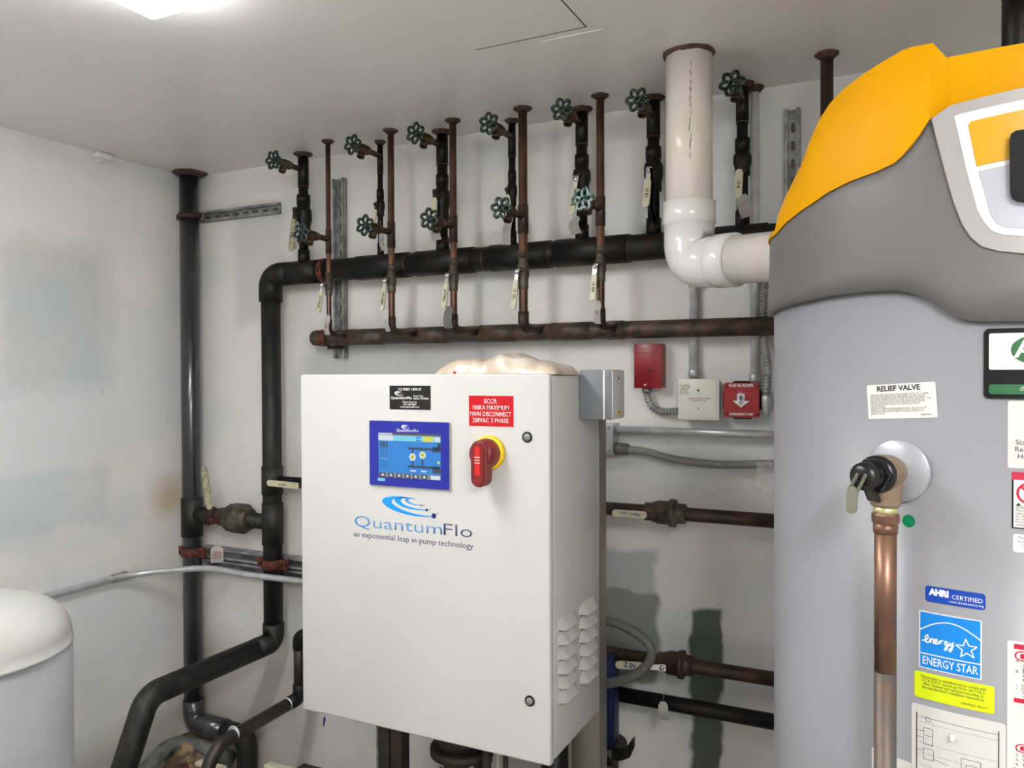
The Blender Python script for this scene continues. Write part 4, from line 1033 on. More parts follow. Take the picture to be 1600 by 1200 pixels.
obj('grip_inlay', slab([(-.0065, -.047), (.0065, -.047), (.0065, .010), (0.004, .020), (-.004, .020), (-.0065, .010)], V((q.x, gy-.032, q.z)), X, Z, -Y, .0012), MT['handle_bright'], rh)
for k in range(3):
    obj('grip_stripe', box((q.x-.0068, gy-.0336, q.z-.006-.0065*k), (q.x+.0068, gy-.033, q.z-.0045-.0065*k)), MT['white_ink'], rh)
# louvres on the side
def SXp(px, py): return Px(px, py, cx1)
for col, (p0, p1, n) in enumerate((((872, 960), (899, 1100), 6), ((906, 938), (930, 1070), 6))):
    ya, yb_ = SXp(p0[0], 1000).y, SXp(p1[0], 1000).y
    zt, zbm = SXp((p0[0]+p1[0])/2, p0[1]-2).z, SXp((p0[0]+p1[0])/2, p1[1]-8).z
    pit = (zt-zbm)/n
    for k in range(n):
        z0 = zt-pit*(k+1)+.003; z1 = z0+pit*.86; N = 6
        bm = BM(); rows = []
        for i in range(N+1):
            s = i/N; yy = ya+(yb_-ya)*s; e_ = min(1, min(s, 1-s)*7+.12)
            rows.append([bm.verts.new((cx1-.0012, yy, z1-(1-e_)*.008)), bm.verts.new((cx1+.013*e_, yy, z0+.30*(z1-z0))), bm.verts.new((cx1+.016*e_, yy, z0+.002+(1-e_)*.004)), bm.verts.new((cx1-.0012, yy, z0+(1-e_)*.004))])
        for A, B in zip(rows, rows[1:]):
            for j in range(3): bm.faces.new((A[j], B[j], B[j+1], A[j+1]))
        bm.faces.new(rows[0]); bm.faces.new(rows[-1][::-1])
        bmesh.ops.recalc_face_normals(bm, faces=bm.faces)
        obj('louvre', bm, MT['cab'], CAB, ang=50)
        obj('louvre_shadow', box((cx1-.0009, ya+.010, z0-.0015), (cx1+.0006, yb_-.006, z0+.0035)), MT['groove_and_shade'], CAB, False)  # dark strip paints the shadow line below each louvre; the body is solid
# post behind the cabinet
xr = Py(937, 1150, yback+.003).x; xl = Py(904, 1150, yback+.003).x
yp2 = min(2.13, Px(948, 1150, xr).y)
t = thing('cabinet_post', 'brushed steel post carrying the white cabinet, seen along its right rear edge', 'post', V(((xl+xr)/2, yback+.05, .14)))
obj('post', box((xl-.02, yback+.002, .14), (xr+.001, yp2, cz1+.0), bev=.002), MT['stainless'], t)
obj('foot_plate', box((xl-.06, yback-.02, .14), (xr+.03, yp2+.004, .15)), MT['stainless'], t)
obj('cable', tube([V((xl-.055, yback-.03, cz0-.001)), V((xl-.055, yback-.03, .2))], .036, 16), MT['black2'], t)
# second post / frame under cabinet left
q0, q1 = Py(590, 1160, 1.78), Py(637, 1160, 1.78)
t = thing('steel_stand', 'dark slotted steel support leg below the left part of the cabinet', 'support', V(((q0.x+q1.x)/2, 1.8, .14)))
for s in (0, 1): obj('channel', box((q0.x+s*.042, 1.78, .14), (q0.x+.036+s*.042, 1.82, cz0-.001), bev=.002), MT['dark_gap'], t)
obj('lip', box((q0.x-.002, 1.776, .14), (q0.x+.003, 1.8, cz0-.001)), MT['galv_dark'], t)
obj('bracket', box((q0.x, 1.822, cz0-.03), (q0.x+.09, yback, cz0-.001)), MT['dark_gap'], t)
# pump head under the cabinet
q = Py(722, 1195, 1.85)
t = thing('pump', 'bronze flanged pump body showing under the cabinet', 'pump', V((q.x, 1.85, .14)))
zp = Py(722, 1160, 1.85).z
obj('casing', lathe(V((q.x, 1.85, .05)), Z, [(0, .09), (.2, .09), (zp-.19, .07), (zp-.17, .075), (zp-.15, .062), (zp-.10, .06), (zp-.08, .066), (zp-.06, .07)], 32), mat('pump_bronze', rgb(112, 96, 74), .35, .6, rgb(64, 54, 44), 14), t)
obj('flange', lathe(V((q.x, 1.85, zp-.03)), Z, [(0, .08), (.004, .086), (.022, .086), (.026, .08)], 32), MT['dark_gap'], t)
obj('upper_flange', lathe(V((q.x, 1.85, zp)), Z, [(0, .07), (.03, .072), (.036, .06), (.1, .05)], 32), MT['dark_gap'], t)
for a in range(6):
    th = a*pi/3+.3
    obj('bolt', lathe(V((q.x+.078*cos(th), 1.85+.078*sin(th), zp-.045)), Z, [(0, .006), (.012, .006), (.012, .009), (.02, .009)], 6), MT['galv_dark'], t)
q = Py(775, 1190, 1.8)
tg = thing('support_rod', 'thin white and dark rods below the cabinet right of the pump', 'rod', V((q.x, 1.8, .14)))
for k, (px, m_, r) in enumerate(((760, 'dark_gap', .012), (778, 'cab', .003), (790, 'dark_gap', .007))):
    xx = Py(px, 1190, 1.8).x; obj('rod', tube([V((xx, 1.8, .14)), V((xx, 1.8, cz0-.001))], r, 12), MT[m_], tg)
# blue motor behind the post
qa, qb = Py(940, 1100, 2.2), Py(966, 1100, 2.2)
rm = .052; cxm = qb.x-rm
t = thing('pump_motor', 'dark blue pump motor half hidden behind the steel post', 'motor', V((cxm, 2.2, .14)))
zm1, zm0 = Py(950, 1020, 2.2).z, Py(950, 1160, 2.2).z
obj('body', lathe(V((cxm, 2.2, zm0)), Z, [(0, rm*.95), (.004, rm), (zm1-zm0-.04, rm), (zm1-zm0-.01, rm*.9), (zm1-zm0, rm*.7)], 28), MT['blue_motor'], t)
obj('pump_head', lathe(V((cxm, 2.2, .14)), Z, [(0, .08), (.02, .08), (.03, .05), (zm0-.16, .05), (zm0-.15, .075), (zm0-.14, .075)], 24), MT['dark_gap'], t)
for k in range(5):
    th = -pi/2+.35*k-.3
    obj('cooling_fin', box((cxm+(rm+.0)*cos(th)-.002, 2.2+(rm+.0)*sin(th)-.004, zm0+.02), (cxm+(rm+.0)*cos(th)+.002, 2.2+(rm+.0)*sin(th)+.004, zm1-.08)), MT['blue_motor'], t)
qh = Py(988, 1165, 2.16)
t2 = thing('isolation_valve', 'valve with a black bent steel handle sticking out beside the blue motor', 'valve', V((qh.x-.04, 2.16, .14)))
obj('arm', slab([(-.10, -.02), (-.02, -.012), (0, .02), (.008, .03), (.008, .0), (-.004, -.03), (-.03, -.045), (-.10, -.05)], qh, X, Z, -Y, .012), MT['black_plate'], t2)
obj('support', tube([qh-X*.07-Z*.02, V((qh.x-.07, 2.16, .14))], .018, 12), MT['dark_gap'], t2)
obj('collar', lathe(qh-X*.07-Z*.045+Y*.002, -Y, [(0, .022), (.02, .022), (.024, .012)], 8), MT['black_plate'], t2)

# grey enclosure on the cabinet side
yE = Px(905, 615, cx1).y
ex1 = Py(957, 615, yE).x; yE2 = Px(976, 615, ex1).y; zE1 = Py(930, 578, yE).z; zE0 = Py(930, 655.5, yE).z
xs_ = Py(943, 615, yE).x
t = thing('transmitter_box', 'grey plastic enclosure fixed to the upper right side of the white cabinet', 'electrical box', V((cx1, yE, zE0)))
obj('base', box((cx1+.0005, yE, zE0), (xs_-.001, yE2, zE1), bev=.003), MT['enc_grey'], t)
obj('lid_seam', box((xs_-.003, yE+.001, zE0+.001), (xs_+.003, yE2-.001, zE1-.001)), MT['white_ink'], t)
obj('lid', box((xs_+.001, yE, zE0), (ex1-.003, yE2, zE1), bev=.004), MT['enc_grey'], t)
obj('end_plate', box((ex1-.004, yE+.003, zE0+.002), (ex1, yE2-.002, zE1-.002), bev=.0015), MT['enc_light'], t)
ym = (yE+yE2)/2
put_text('lettering', 'b p', .012, MT['ink'], t, V((ex1+.0002, ym, zE1-.02)), Y, Z)
obj('label', box((ex1, ym-.008, zE0+.012), (ex1+.0005, ym+.014, zE0+.022)), MT['yellow_ring'], t, False)
put_text('lettering', 'belimo', .006, MT['ink'], t, V((ex1+.0006, ym+.003, zE0+.0165)), Y, Z)
put_text('lettering', '24V', .005, MT['st_dkgreen'], t, V((xs_+.012, yE-.0002, zE1-.02)), X, Z)

# bag on the cabinet
ya_ = YF+.10; b0, b1 = Py(703, 570, ya_), Py(888, 570, ya_); zc_ = cz1-.003
t = thing('plastic_bag', 'flat clear plastic bag of beige material lying on top of the white cabinet', 'bag', V(((b0.x+b1.x)/2, ya_, zc_)))
bm = BM(); NX, NY_ = 44, 16; G = {}
hh = Py(760, 556, ya_).z-zc_
for s in (0, 1):
    for i in range(NX+1):
        for j in range(NY_+1):
            u_, v_ = i/NX, j/NY_
            e_ = (max(0, 1-(2*u_-1)**6)*max(0, 1-(2*v_-1)**4))**.5
            nzv = noise.noise(V((u_*9, v_*5, 2)))*.35+noise.noise(V((u_*26, v_*12, 4)))*.12
            topz = (.80-.28*max(0, u_-.55)*2+.25*math.exp(-((u_-.57)/.12)**2)+nzv*.5)*hh
            z = zc_+.0008+(topz*e_+.001 if s else .0004*e_)
            G[s, i, j] = bm.verts.new((b0.x+(b1.x-b0.x)*u_, ya_-.075+.15*v_+.004*noise.noise(V((u_*8, 0, 0))), z))
for s in (0, 1):
    for i in range(NX):
        for j in range(NY_):
            f_ = (G[s, i, j], G[s, i+1, j], G[s, i+1, j+1], G[s, i, j+1]); bm.faces.new(f_ if s else f_[::-1])
for i in range(NX):
    for j in (0, NY_): bm.faces.new((G[0, i, j], G[0, i+1, j], G[1, i+1, j], G[1, i, j]))
for j in range(NY_):
    for i in (0, NX): bm.faces.new((G[0, i, j], G[0, i, j+1], G[1, i, j+1], G[1, i, j]))
bmesh.ops.recalc_face_normals(bm, faces=bm.faces)
obj('filling', bm, MT['bag'], t, ang=60)
obj('red_mark', lathe(V((b0.x+(b1.x-b0.x)*.18, ya_-.0765, zc_+.006)), -Y, [(0, .004), (.0015, .003)], 10), MT['ink_red'], t)
# small dark tools under the bag ends
tag(obj('loose_strip', box((b0.x-.012, YF+.03, zc_+.0005), (b0.x+.05, YF+.045, zc_+.0035), bev=.001), MT['dark_gap']), 'small dark strip poking out under the left end of the bag', 'strip')
tag(obj('loose_strip', box((b1.x-.01, YF+.05, zc_+.0005), (cx1-.04, YF+.075, zc_+.0035), bev=.001), MT['dark_gap']), 'dark flat strip on the cabinet top at the right end of the bag', 'strip')

# ---------------------------------------------------------------- expansion tank, lower left
TC = V((-1.735, .955, 0)); TRr = .205
zS = .984
t = thing('expansion_tank', 'pale grey cylindrical tank with a domed off-white top at the lower left', 'tank', V((TC.x, TC.y, 0)))
obj('shell', lathe(V((TC.x, TC.y, .0)), Z, [(0, TRr*.9), (.03, TRr), (zS, TRr)], 72), MT['tank_body'], t)
pr = [(0, TRr+.0005), (.001, TRr+.0022), (.005, TRr+.0022), (.007, TRr)]
for k in range(1, 15):
    a = pi/2*k/14; pr.append((.012+.098*sin(a)**.9, TRr*max(.001, cos(a))**.62))
obj('dome', lathe(V((TC.x, TC.y, zS-.004)), Z, pr, 72), MT['tank_dome'], t, ang=60)
bm = BM()
for (a_, z_, s_) in ((-15, .93, .006), (-12, .90, .003), (-58, .85, .004), (-30, .70, .003)):
    a_ = radians(a_); n_ = V((cos(a_), sin(a_), 0)); u_ = V((-sin(a_), cos(a_), 0))
    add_slab(bm, [(-s_*.4, -s_), (s_*.5, -s_*.5), (s_*.3, s_), (-s_*.3, s_*.7)], V((TC.x, TC.y, z_-.03))+n_*(TRr-.0002), u_, Z, n_, .0005)
obj('paint_chip', bm, MT['white_ink'], t, False)

# ---------------------------------------------------------------- water heater
HC = V((.1413, 1.5246, 0)); HR = .350; RS = .357
def cyl_hit(px, py, r=HR):
    d = ray(px, py); e = EYE-HC; a = d.x**2+d.y**2; b = e.x*d.x+e.y*d.y; c = e.x**2+e.y**2-r*r
    D = b*b-a*c
    s = (-b-sqrt(max(D, 0)))/a; p = EYE+d*s
    return atan2(p.y-HC.y, p.x-HC.x), p.z
def cp(a, z, r): return V((HC.x+r*cos(a), HC.y+r*sin(a), z))
def norm_a(a):   # keep angles in (-1.5pi, .5pi)
    return a-2*pi if a > pi/2 else a
HT = thing('water_heater', 'big grey cylindrical water heater with an amber yellow hood at the right', 'water heater', V((HC.x, HC.y, 0)))
obj('jacket', lathe(V((HC.x, HC.y, .02)), Z, [(0, HR*.98), (.01, HR), (1.715, HR), (1.72, HR*.9)], 128), MT['heater'], HT)
def curve(pxs, r):
    out = sorted((norm_a(cyl_hit(x, y, r)[0]), cyl_hit(x, y, r)[1]) for x, y in pxs)
    return out
def interp(tab, a):
    if a <= tab[0][0]: return tab[0][1]
    for (a0, z0), (a1, z1) in zip(tab, tab[1:]):
        if a <= a1:
            s = (a-a0)/max(1e-9, a1-a0); s = s*s*(3-2*s)*.3+s*.7; return z0+(z1-z0)*s
    return tab[-1][1]
low = curve([(1206, 488), (1250, 473), (1300, 462), (1350, 456), (1395, 454), (1420, 457), (1450, 468), (1475, 484), (1495, 497), (1520, 502), (1560, 502), (1600, 502)], RS)
ylow = curve([(1214, 366), (1233, 345), (1267, 320), (1300, 298), (1333, 282), (1367, 270), (1397, 256), (1413, 242), (1433, 217), (1453, 187)], RS)
aC = norm_a(cyl_hit(1453, 187, RS)[0])
RB = RS-.016
blow = curve([(1483, 171), (1530, 162), (1600, 148)], RB); btop = curve([(1474, 91), (1530, 80), (1600, 67)], RB)
aB = norm_a(cyl_hit(1479, 130, RB)[0])
A0 = radians(-50)     # centre of the display, the shroud is symmetric about it
def fold(a):
    a = (a-A0+pi) % (2*pi)-pi
    return A0-abs(a)
# shroud
slow = curve([(1456, 188), (1483, 178), (1530, 168), (1600, 154)], RS)
bm = BM(); N = 360; prev = None
first = None
def zlo(a):
    return interp(low, fold(a))
def zyl(a):
    f = fold(a)
    if f > aC:
        s = min(1, (f-aC)/(aB-aC)); return ylow[-1][1]*(1-s)+interp(blow, max(f, aB))*s
    return interp(ylow, f)
rings = []
for k in range(N):
    a = 2*pi*k/N; zl2, zh = zlo(a), (zyl(a)+.012 if fold(a) <= aC else interp(slow, fold(a))); col = []
    M_ = 6
    col.append(bm.verts.new(cp(a, zl2, HR+.0005)))
    for j in range(M_+1):
        s = j/M_; z = zl2+(zh-zl2)*s
        rr = RS+.003*(1-s)-.0025*(s > .98)
        col.append(bm.verts.new(cp(a, z, rr)))
    col.append(bm.verts.new(cp(a, zh, RS-.03)))
    rings.append(col)
for k in range(N):
    A, B = rings[k], rings[(k+1) % N]
    for j in range(len(A)-1): bm.faces.new((A[j], B[j], B[j+1], A[j+1]))
obj('shroud', bm, MT['shroud'], HT, ang=50)
# yellow hood
outl = [(1213, 366), (1222, 325), (1237, 290), (1255, 253), (1268, 213), (1280, 187), (1300, 157), (1327, 132), (1353, 113), (1387, 92), (1413, 77), (1433, 71), (1449, 69)]
tabz, tabr = [], []
for (x, y) in outl:
    d = ray(x, y); perp = abs(HC.x*d.y-HC.y*d.x)/sqrt(d.x**2+d.y**2)
    r_ = max(RS*.955, perp*1.0003) if x < 1444 else RS*.97
    if x < 1216: r_ = RS
    elif x < 1230: r_ = RS*.975
    a, z = cyl_hit(x, y, r_); a = norm_a(a)
    tabz.append((a, z)); tabr.append((a, r_))
tabz.sort(); tabr.sort()
def hood_col(a):
    f = fold(a); z0 = zyl(a)-.0
    if f <= aC:
        zt = interp(tabz, f); rt_ = interp(tabr, f); zt = max(zt, z0+.01)
    else:
        zt = interp(btop, max(f, aB)); rt_ = RB
        s = min(1, (f-aC)/(aB-aC)); s2 = s
        zt = tabz[-1][1]*(1-s2)+zt*s2; rt_ = tabr[-1][1]*(1-s)+RB*s
    rb = (RS+.003) if f <= aC else (RS+.003)*(1-min(1, (f-aC)/(aB-aC)))+RB*min(1, (f-aC)/(aB-aC))
    col = [cp(a, z0+.004, rb-.02), cp(a, z0, rb-.001)]
    for j in range(1, 11):
        s = j/10; col.append(cp(a, z0+(zt-z0)*s, rb+(rt_-rb)*s**2.6))
    cc = .405 if True else 0
    for rr, zz in ((.985, .002), (.95, .003), (.80, 0), (.5, 0), (.0005, 0)):
        col.append(cp(a, (zt-.004+zz)*(1 if rr > .9 else .0)+(0 if rr > .9 else 1)*(EYE.z+.395+(zt-EYE.z-.395)*(rr*.9)), rt_*rr))
    return col
angs = sorted(set([round(2*pi*k/200, 6) for k in range(200)]))
ex = []
for base in (aC, aB, 2*A0-aC, 2*A0-aB):
    for dlt in (-.004, 0, .004): ex.append((base+dlt) % (2*pi))
angs = sorted(angs+ex)
bm = BM(); cols = [[bm.verts.new(p) for p in hood_col(a)] for a in angs]
for k in range(len(cols)):
    A, B = cols[k], cols[(k+1) % len(cols)]
    for j in range(len(A)-1): bm.faces.new((A[j], B[j], B[j+1], A[j+1]))
bmesh.ops.remove_doubles(bm, verts=bm.verts, dist=.0002)
bmesh.ops.recalc_face_normals(bm, faces=bm.faces)
obj('hood', bm, MT['hood'], HT, ang=28)

# things printed or stuck on the jacket
def wrap(bm, r0, a_of=None):
    """bm holds x = arc length (at HR) from angle 0, y = z, z = offset"""
    xs_ = [v.co.x for v in bm.verts]
    if not xs_: return bm
    x0, x1 = min(xs_), max(xs_); step = .014; k = math.floor(x0/step)+1
    while k*step < x1:
        g = list(bm.verts)+list(bm.edges)+list(bm.faces)
        bmesh.ops.bisect_plane(bm, geom=g, plane_co=(k*step, 0, 0), plane_no=(1, 0, 0)); k += 1
    for v in bm.verts:
        a = v.co.x/HR; r = r0+v.co.z; v.co = cp(a, v.co.y, r)
    bmesh.ops.recalc_face_normals(bm, faces=bm.faces)
    return bm
def flat(poly, th):
    bm = BM(); A = [bm.verts.new((x, y, 0)) for x, y in poly]; f = bm.faces.new(A)
    bmesh.ops.triangulate(bm, faces=[f])
    r = bmesh.ops.extrude_face_region(bm, geom=list(bm.faces))
    for e in r['geom']:
        if isinstance(e, bmesh.types.BMVert): e.co.z += th
    return bm
def st_quad(px):   # pixel corner list -> centre, w, h in (arc, z), tilt
    P2 = [(norm_a(cyl_hit(x, y)[0])*HR, cyl_hit(x, y)[1]) for x, y in px]
    return P2
def stk(nm, px, m, r=.003, th=.0006, base=0., r0=None, label=None, tilt=False, w=None):
    """sticker from its four pixel corners TL TR BR BL; returns a function local (u,v in -.5...5) -> arc,z"""
    P2 = st_quad(px)
    if w: P2 = [P2[0], (P2[0][0]+w, P2[0][1]), (P2[1][0]+w, P2[1][1]), P2[1]]
    cx = sum(p[0] for p in P2)/4; cz = sum(p[1] for p in P2)/4
    w_ = ((P2[1][0]-P2[0][0])+(P2[2][0]-P2[3][0]))/2; h_ = ((P2[0][1]-P2[3][1])+(P2[1][1]-P2[2][1]))/2
    tl = atan2((P2[1][1]-P2[0][1]+P2[2][1]-P2[3][1])/2, w_)
    if not tilt: tl = 0
    poly = rrect(w_, h_, r)
    def loc(x, y): return (cx+x*cos(tl)-y*sin(tl), cz+x*sin(tl)+y*cos(tl))
    bm = flat([loc(*p) for p in poly], th)
    for v in bm.verts: v.co.z += base
    o = obj(nm, wrap(bm, r0 or HR), MT[m], HT, False, label=label)
    return o, loc, w_, h_
def stk_poly(nm, par, loc, pts, m, lay=1, r0=HR):
    bm = flat([loc(*p) for p in pts], .0003*lay)
    for v in bm.verts: v.co.z += .0005
    return obj(nm, wrap(bm, r0), MT[m], par, False)
def stk_text(par, loc, s, size, x, y, m, lay=2, **k):
    bm = text_mesh(s, size, **k)
    for v in bm.verts:
        p = loc(v.co.x+x, v.co.y+y); v.co = V((p[0], p[1], .0006+.0002*lay))
    return obj('lettering', wrap(bm, HR), MT[m], par, False)
def line(par, loc, x0, y0, x1, y1, w_, m, nm='line', lay=2):
    d = V((x1-x0, y1-y0)); L = d.length; d /= L; n = V((-d.y, d.x))*w_/2
    return [(x0+n.x, y0+n.y), (x1+n.x, y1+n.y), (x1-n.x, y1-n.y), (x0-n.x, y0-n.y)]
def lines(nm, par, loc, segs, w_, m, lay=2):
    bm = BM()
    for (x0, y0, x1, y1) in segs:
        P4 = line(par, loc, x0, y0, x1, y1, w_, m); vs = [bm.verts.new((*loc(*p), .0006+.0002*lay)) for p in P4]; bm.faces.new(vs)
    return obj(nm, wrap(bm, HR), MT[m], par, False)
# relief valve sticker
o, loc, w_, h_ = stk('relief_valve_label', [(1355, 602), (1462, 596.5), (1465, 652), (1357, 655)], 'st_white', .002, tilt=True)
stk_text(o, loc, 'RELIEF VALVE', h_*.215, -w_*.02, h_*.37, 'ink', fit=w_*.63, bold=.0003)
stk_text(o, loc, 'THIS WATER HEATER IS PROVIDED WITH A COMBI-\nNATION TEMPERATURE PRESSURE RELIEF VALVE.\nFOR SAFE OPERATION OF THE WATER HEATER, THE\nRELIEF VALVE(S) MUST NOT BE REMOVED FROM\nITS DESIGNATED POINT OF INSTALLATION\nOR PLUGGED.\nREFER TO "SERVICE INFORMATION" SECTION OF\nINSTRUCTION FOR OPERATIONAL CHECK OF\nRELIEF VALVE.', h_*.085, -w_*.45, -h_*.08, 'ink_soft', align='LEFT', fit=w_*.88, line=.80)
stk_text(o, loc, '100097563', h_*.07, w_*.35, -h_*.41, 'ink')
# green dot
a_, z_ = cyl_hit(1420, 814); a_ = norm_a(a_)
c_s = (a_*HR, z_)
obj('green_dot', wrap(flat([(c_s[0]+.0085*cos(2*pi*k/20), c_s[1]+.0085*sin(2*pi*k/20)) for k in range(20)], .0006), HR), MT['st_green'], HT, False, label='round green sticker')
# AHRI
o, loc, w_, h_ = stk('certification_label', [(1446, 914), (1540, 928), (1540, 952.5), (1446, 940)], 'st_navy', .004)
stk_text(o, loc, 'AHRI', h_*.52, -w_*.26, h_*.13, 'white_ink', fit=w_*.34, bold=.0008)
stk_text(o, loc, 'CERTIFIED', h_*.38, w_*.205, h_*.02, 'white_ink', fit=w_*.50)
stk_text(o, loc, 'www.ahridirectory.org', h_*.2, w_*.19, -h_*.27, 'white_ink')
# energy star
o, loc, w_, h_ = stk('energy_label', [(1435.5, 953), (1534, 970), (1534, 1063), (1437, 1041)], 'white_ink', .001)
stk_poly('blue_field', o, loc, [(-w_*.48, -h_*.485), (w_*.48, -h_*.485), (w_*.48, h_*.485), (-w_*.48, h_*.485)], 'st_blue')
lines('divider', o, loc, [(-w_*.48, -h_*.24, w_*.48, -h_*.24)], h_*.018, 'white_ink')
stk_text(o, loc, 'ENERGY STAR', h_*.20, 0, -h_*.365, 'white_ink', fit=w_*.88, bold=.0001)
arc = [(w_*(-.48+.96*k/16), h_*(.12+.27*sin(pi*(.08+.84*k/16))-.02)) for k in range(17)]
lines('arc', o, loc, [(*arc[k], *arc[k+1]) for k in range(16)], h_*.018, 'white_ink')
star = []
for k in range(11):
    a = pi/2+2*pi*k/10+.08; rr = (.155 if k % 2 == 0 else .062)*w_*1.15; star.append((w_*.27+rr*cos(a), -h_*.02+rr*sin(a)))
lines('star', o, loc, [(*star[k], *star[k+1]) for k in range(10)], h_*.018, 'white_ink')
# handwritten 'energy' as strokes
def script(pts): return [(*pts[k], *pts[k+1]) for k in range(len(pts)-1)]
def elx(x): return -w_*.40+x*w_*.105
def ely(y): return -h_*.02+y*h_*.15
strokes = [[(-.5, 0), (.1, .1), (.55, .45), (.45, .8), (.1, .6), (.05, .1), (.3, -.15), (.7, 0), (.9, .35), (.95, .45), (.92, -.1)], [(.95, .2), (1.2, .5), (1.4, .35), (1.38, -.1), (1.55, -.05), (1.9, .25), (1.95, .45), (1.7, .5), (1.6, .15), (1.8, -.12), (2.1, .0), (2.4, .4), (2.42, .0)],
           [(2.45, .2), (2.65, .45), (2.9, .42)], [(3.55, .4), (3.2, .45), (3.1, .1), (3.35, -.05), (3.6, .35), (3.45, -.5), (3.1, -.6), (3.2, -.3), (3.9, .1)], [(3.9, .4), (3.95, .05), (4.2, .1), (4.4, .5), (4.2, -.4), (3.9, -.7), (3.8, -.45), (4.5, .1)]]
sg = []
for s in strokes: sg += script([(elx(x), ely(y)) for x, y in s])
lines('script_lettering', o, loc, sg, h_*.022, 'white_ink')
# lime sticker
o, loc, w_, h_ = stk('compliance_label', [(1429.5, 1046.5), (1554, 1073), (1553.5, 1117), (1429, 1086)], 'st_lime', .003)
stk_text(o, loc, 'This product is manufactured to comply with\nS.C.A.Q.M.D. natural gas NOx rule 1146.2\nwhen installed and operated according to\nthe manufacturer\'s installation instructions.', h_*.155, -w_*.005, h_*.14, 'ink', fit=w_*.82, line=.85)
stk_text(o, loc, '100093651 Rev.01', h_*.12, w_*.26, -h_*.33, 'ink')
# wiring diagram
o, loc, w_, h_ = stk('wiring_diagram', [(1425.5, 1096), (1572, 1132), (1571, 1240), (1424, 1204)], 'st_grey', .003)
W2, H2 = w_, h_
def U(x, y): return (-W2/2+x*W2, H2/2-y*H2)
sg = [(*U(.06, .12), *U(.06, .98)), (*U(.93, .12), *U(.93, .98))]
lines('busbar', o, loc, sg, .0012, 'ink')
sg = []
for (x0, y0, x1, y1) in ((.06, .17, .93, .17), (.06, .38, .14, .38), (.06, .47, .14, .47), (.06, .66, .14, .66), (.24, .75, .42, .78), (.14, .32, .24, .32), (.14, .43, .24, .43), (.14, .32, .14, .43), (.24, .32, .24, .56), (.14, .45, .14, .56), (.14, .56, .24, .56), (.14, .62, .25, .62), (.14, .78, .25, .78), (.14, .62, .14, .78), (.25, .62, .25, .78), (.55, .62, .75, .62), (.55, .62, .55, .98), (.75, .62, .75, .98), (.6, .7, .7, .7), (.6, .7, .6, .9), (.7, .7, .7, .9)):
    sg.append((*U(x0, y0), *U(x1, y1)))
for yy in (.25, .55, .70, .88):
    for k in range(28): 
        x0 = .10+.03*k
        if x0 < .92 and not (yy == .70 and .25 < x0 < .3): sg.append((*U(x0, yy), *U(x0+.014, yy)))
lines('circuit_line', o, loc, sg, .0005, 'ink')
th = [(.19+.03*cos(2*pi*k/12), .19+.035*sin(2*pi*k/12)) for k in range(13)]
lines('circuit_line', o, loc, [(*U(*th[k]), *U(*th[k+1])) for k in range(12)], .0005, 'ink')
a_, z_ = cyl_hit(1489, 1150); 
obj('adhesive_blob', lathe(cp(a_, z_, HR), V((cos(a_), sin(a_), -.3)), [(0, .004), (.003, .0045), (.008, .003), (.01, .001)], 10), MT['bezel_white'], HT)
# lower pale sticker at frame bottom, left of the diagram
stk('edge_label', [(1401, 1186), (1424, 1190), (1424, 1240), (1401, 1234)], 'st_grey', .002)
stk('edge_label', [(1362.5, 1168), (1369, 1169), (1369, 1240), (1362.5, 1239)], 'st_white', .001)
# long instruction label, right
o, loc, w_, h_ = stk('instruction_label', [(1574, 1000), (1573, 1240)], 'st_white', .003, w=.15)
o_l = o
def box2(x0, y0, x1, y1): return [(x0, y1), (x1, y1), (x1, y0), (x0, y0)]
Lx0, Ty = -w_/2, h_/2
K = (cyl_hit(1574, 1000)[1]-cyl_hit(1574, 1100)[1])/100     # metres per pixel down here
for (y0, y1) in ((4, 12), (88, 95), (197, 205)): stk_poly('band', o, loc, box2(Lx0+.007, Ty-y1*K, w_*.45, Ty-y0*K), 'st_crimson')
for yy, rr in ((22, .0065), (165, .0055)):
    cxx = Lx0+.016
    el = [(cxx+1.3*rr*cos(2*pi*k/24), Ty-yy*K+rr*sin(2*pi*k/24)) for k in range(24)]; stk_poly('warning_oval', o, loc, el, 'st_crimson')
    el = [(cxx+1.0*rr*cos(2*pi*k/24), Ty-yy*K+.75*rr*sin(2*pi*k/24)) for k in range(24)]; stk_poly('warning_oval', o, loc, el, 'st_white', 2)
    stk_poly('hand_symbol', o, loc, box2(cxx-rr*.35, Ty-yy*K-rr*.5, cxx+rr*.35, Ty-yy*K+rr*.5), 'st_crimson', 3)
stk_text(o, loc, 'A.  This\n     pipes\n     gas to\nB.  BEFORE\n     appliance\n     gas leak\n \n•   Do not\n•   Do not\n     Immediately\n     neighbor\n     suppliers', .0052, Lx0+.009, Ty-60*K, 'ink', align='LEFT', line=.85)
stk_text(o, loc, '1.\n2.  Set the\n3.  Turn off\n4.  Turn off', .0055, Lx0+.009, Ty-180*K, 'ink', align='LEFT', line=1.1)
stk_poly('diagram_box', o, loc, box2(Lx0+.020, Ty-112*K, Lx0+.06, Ty-105*K), 'ink')
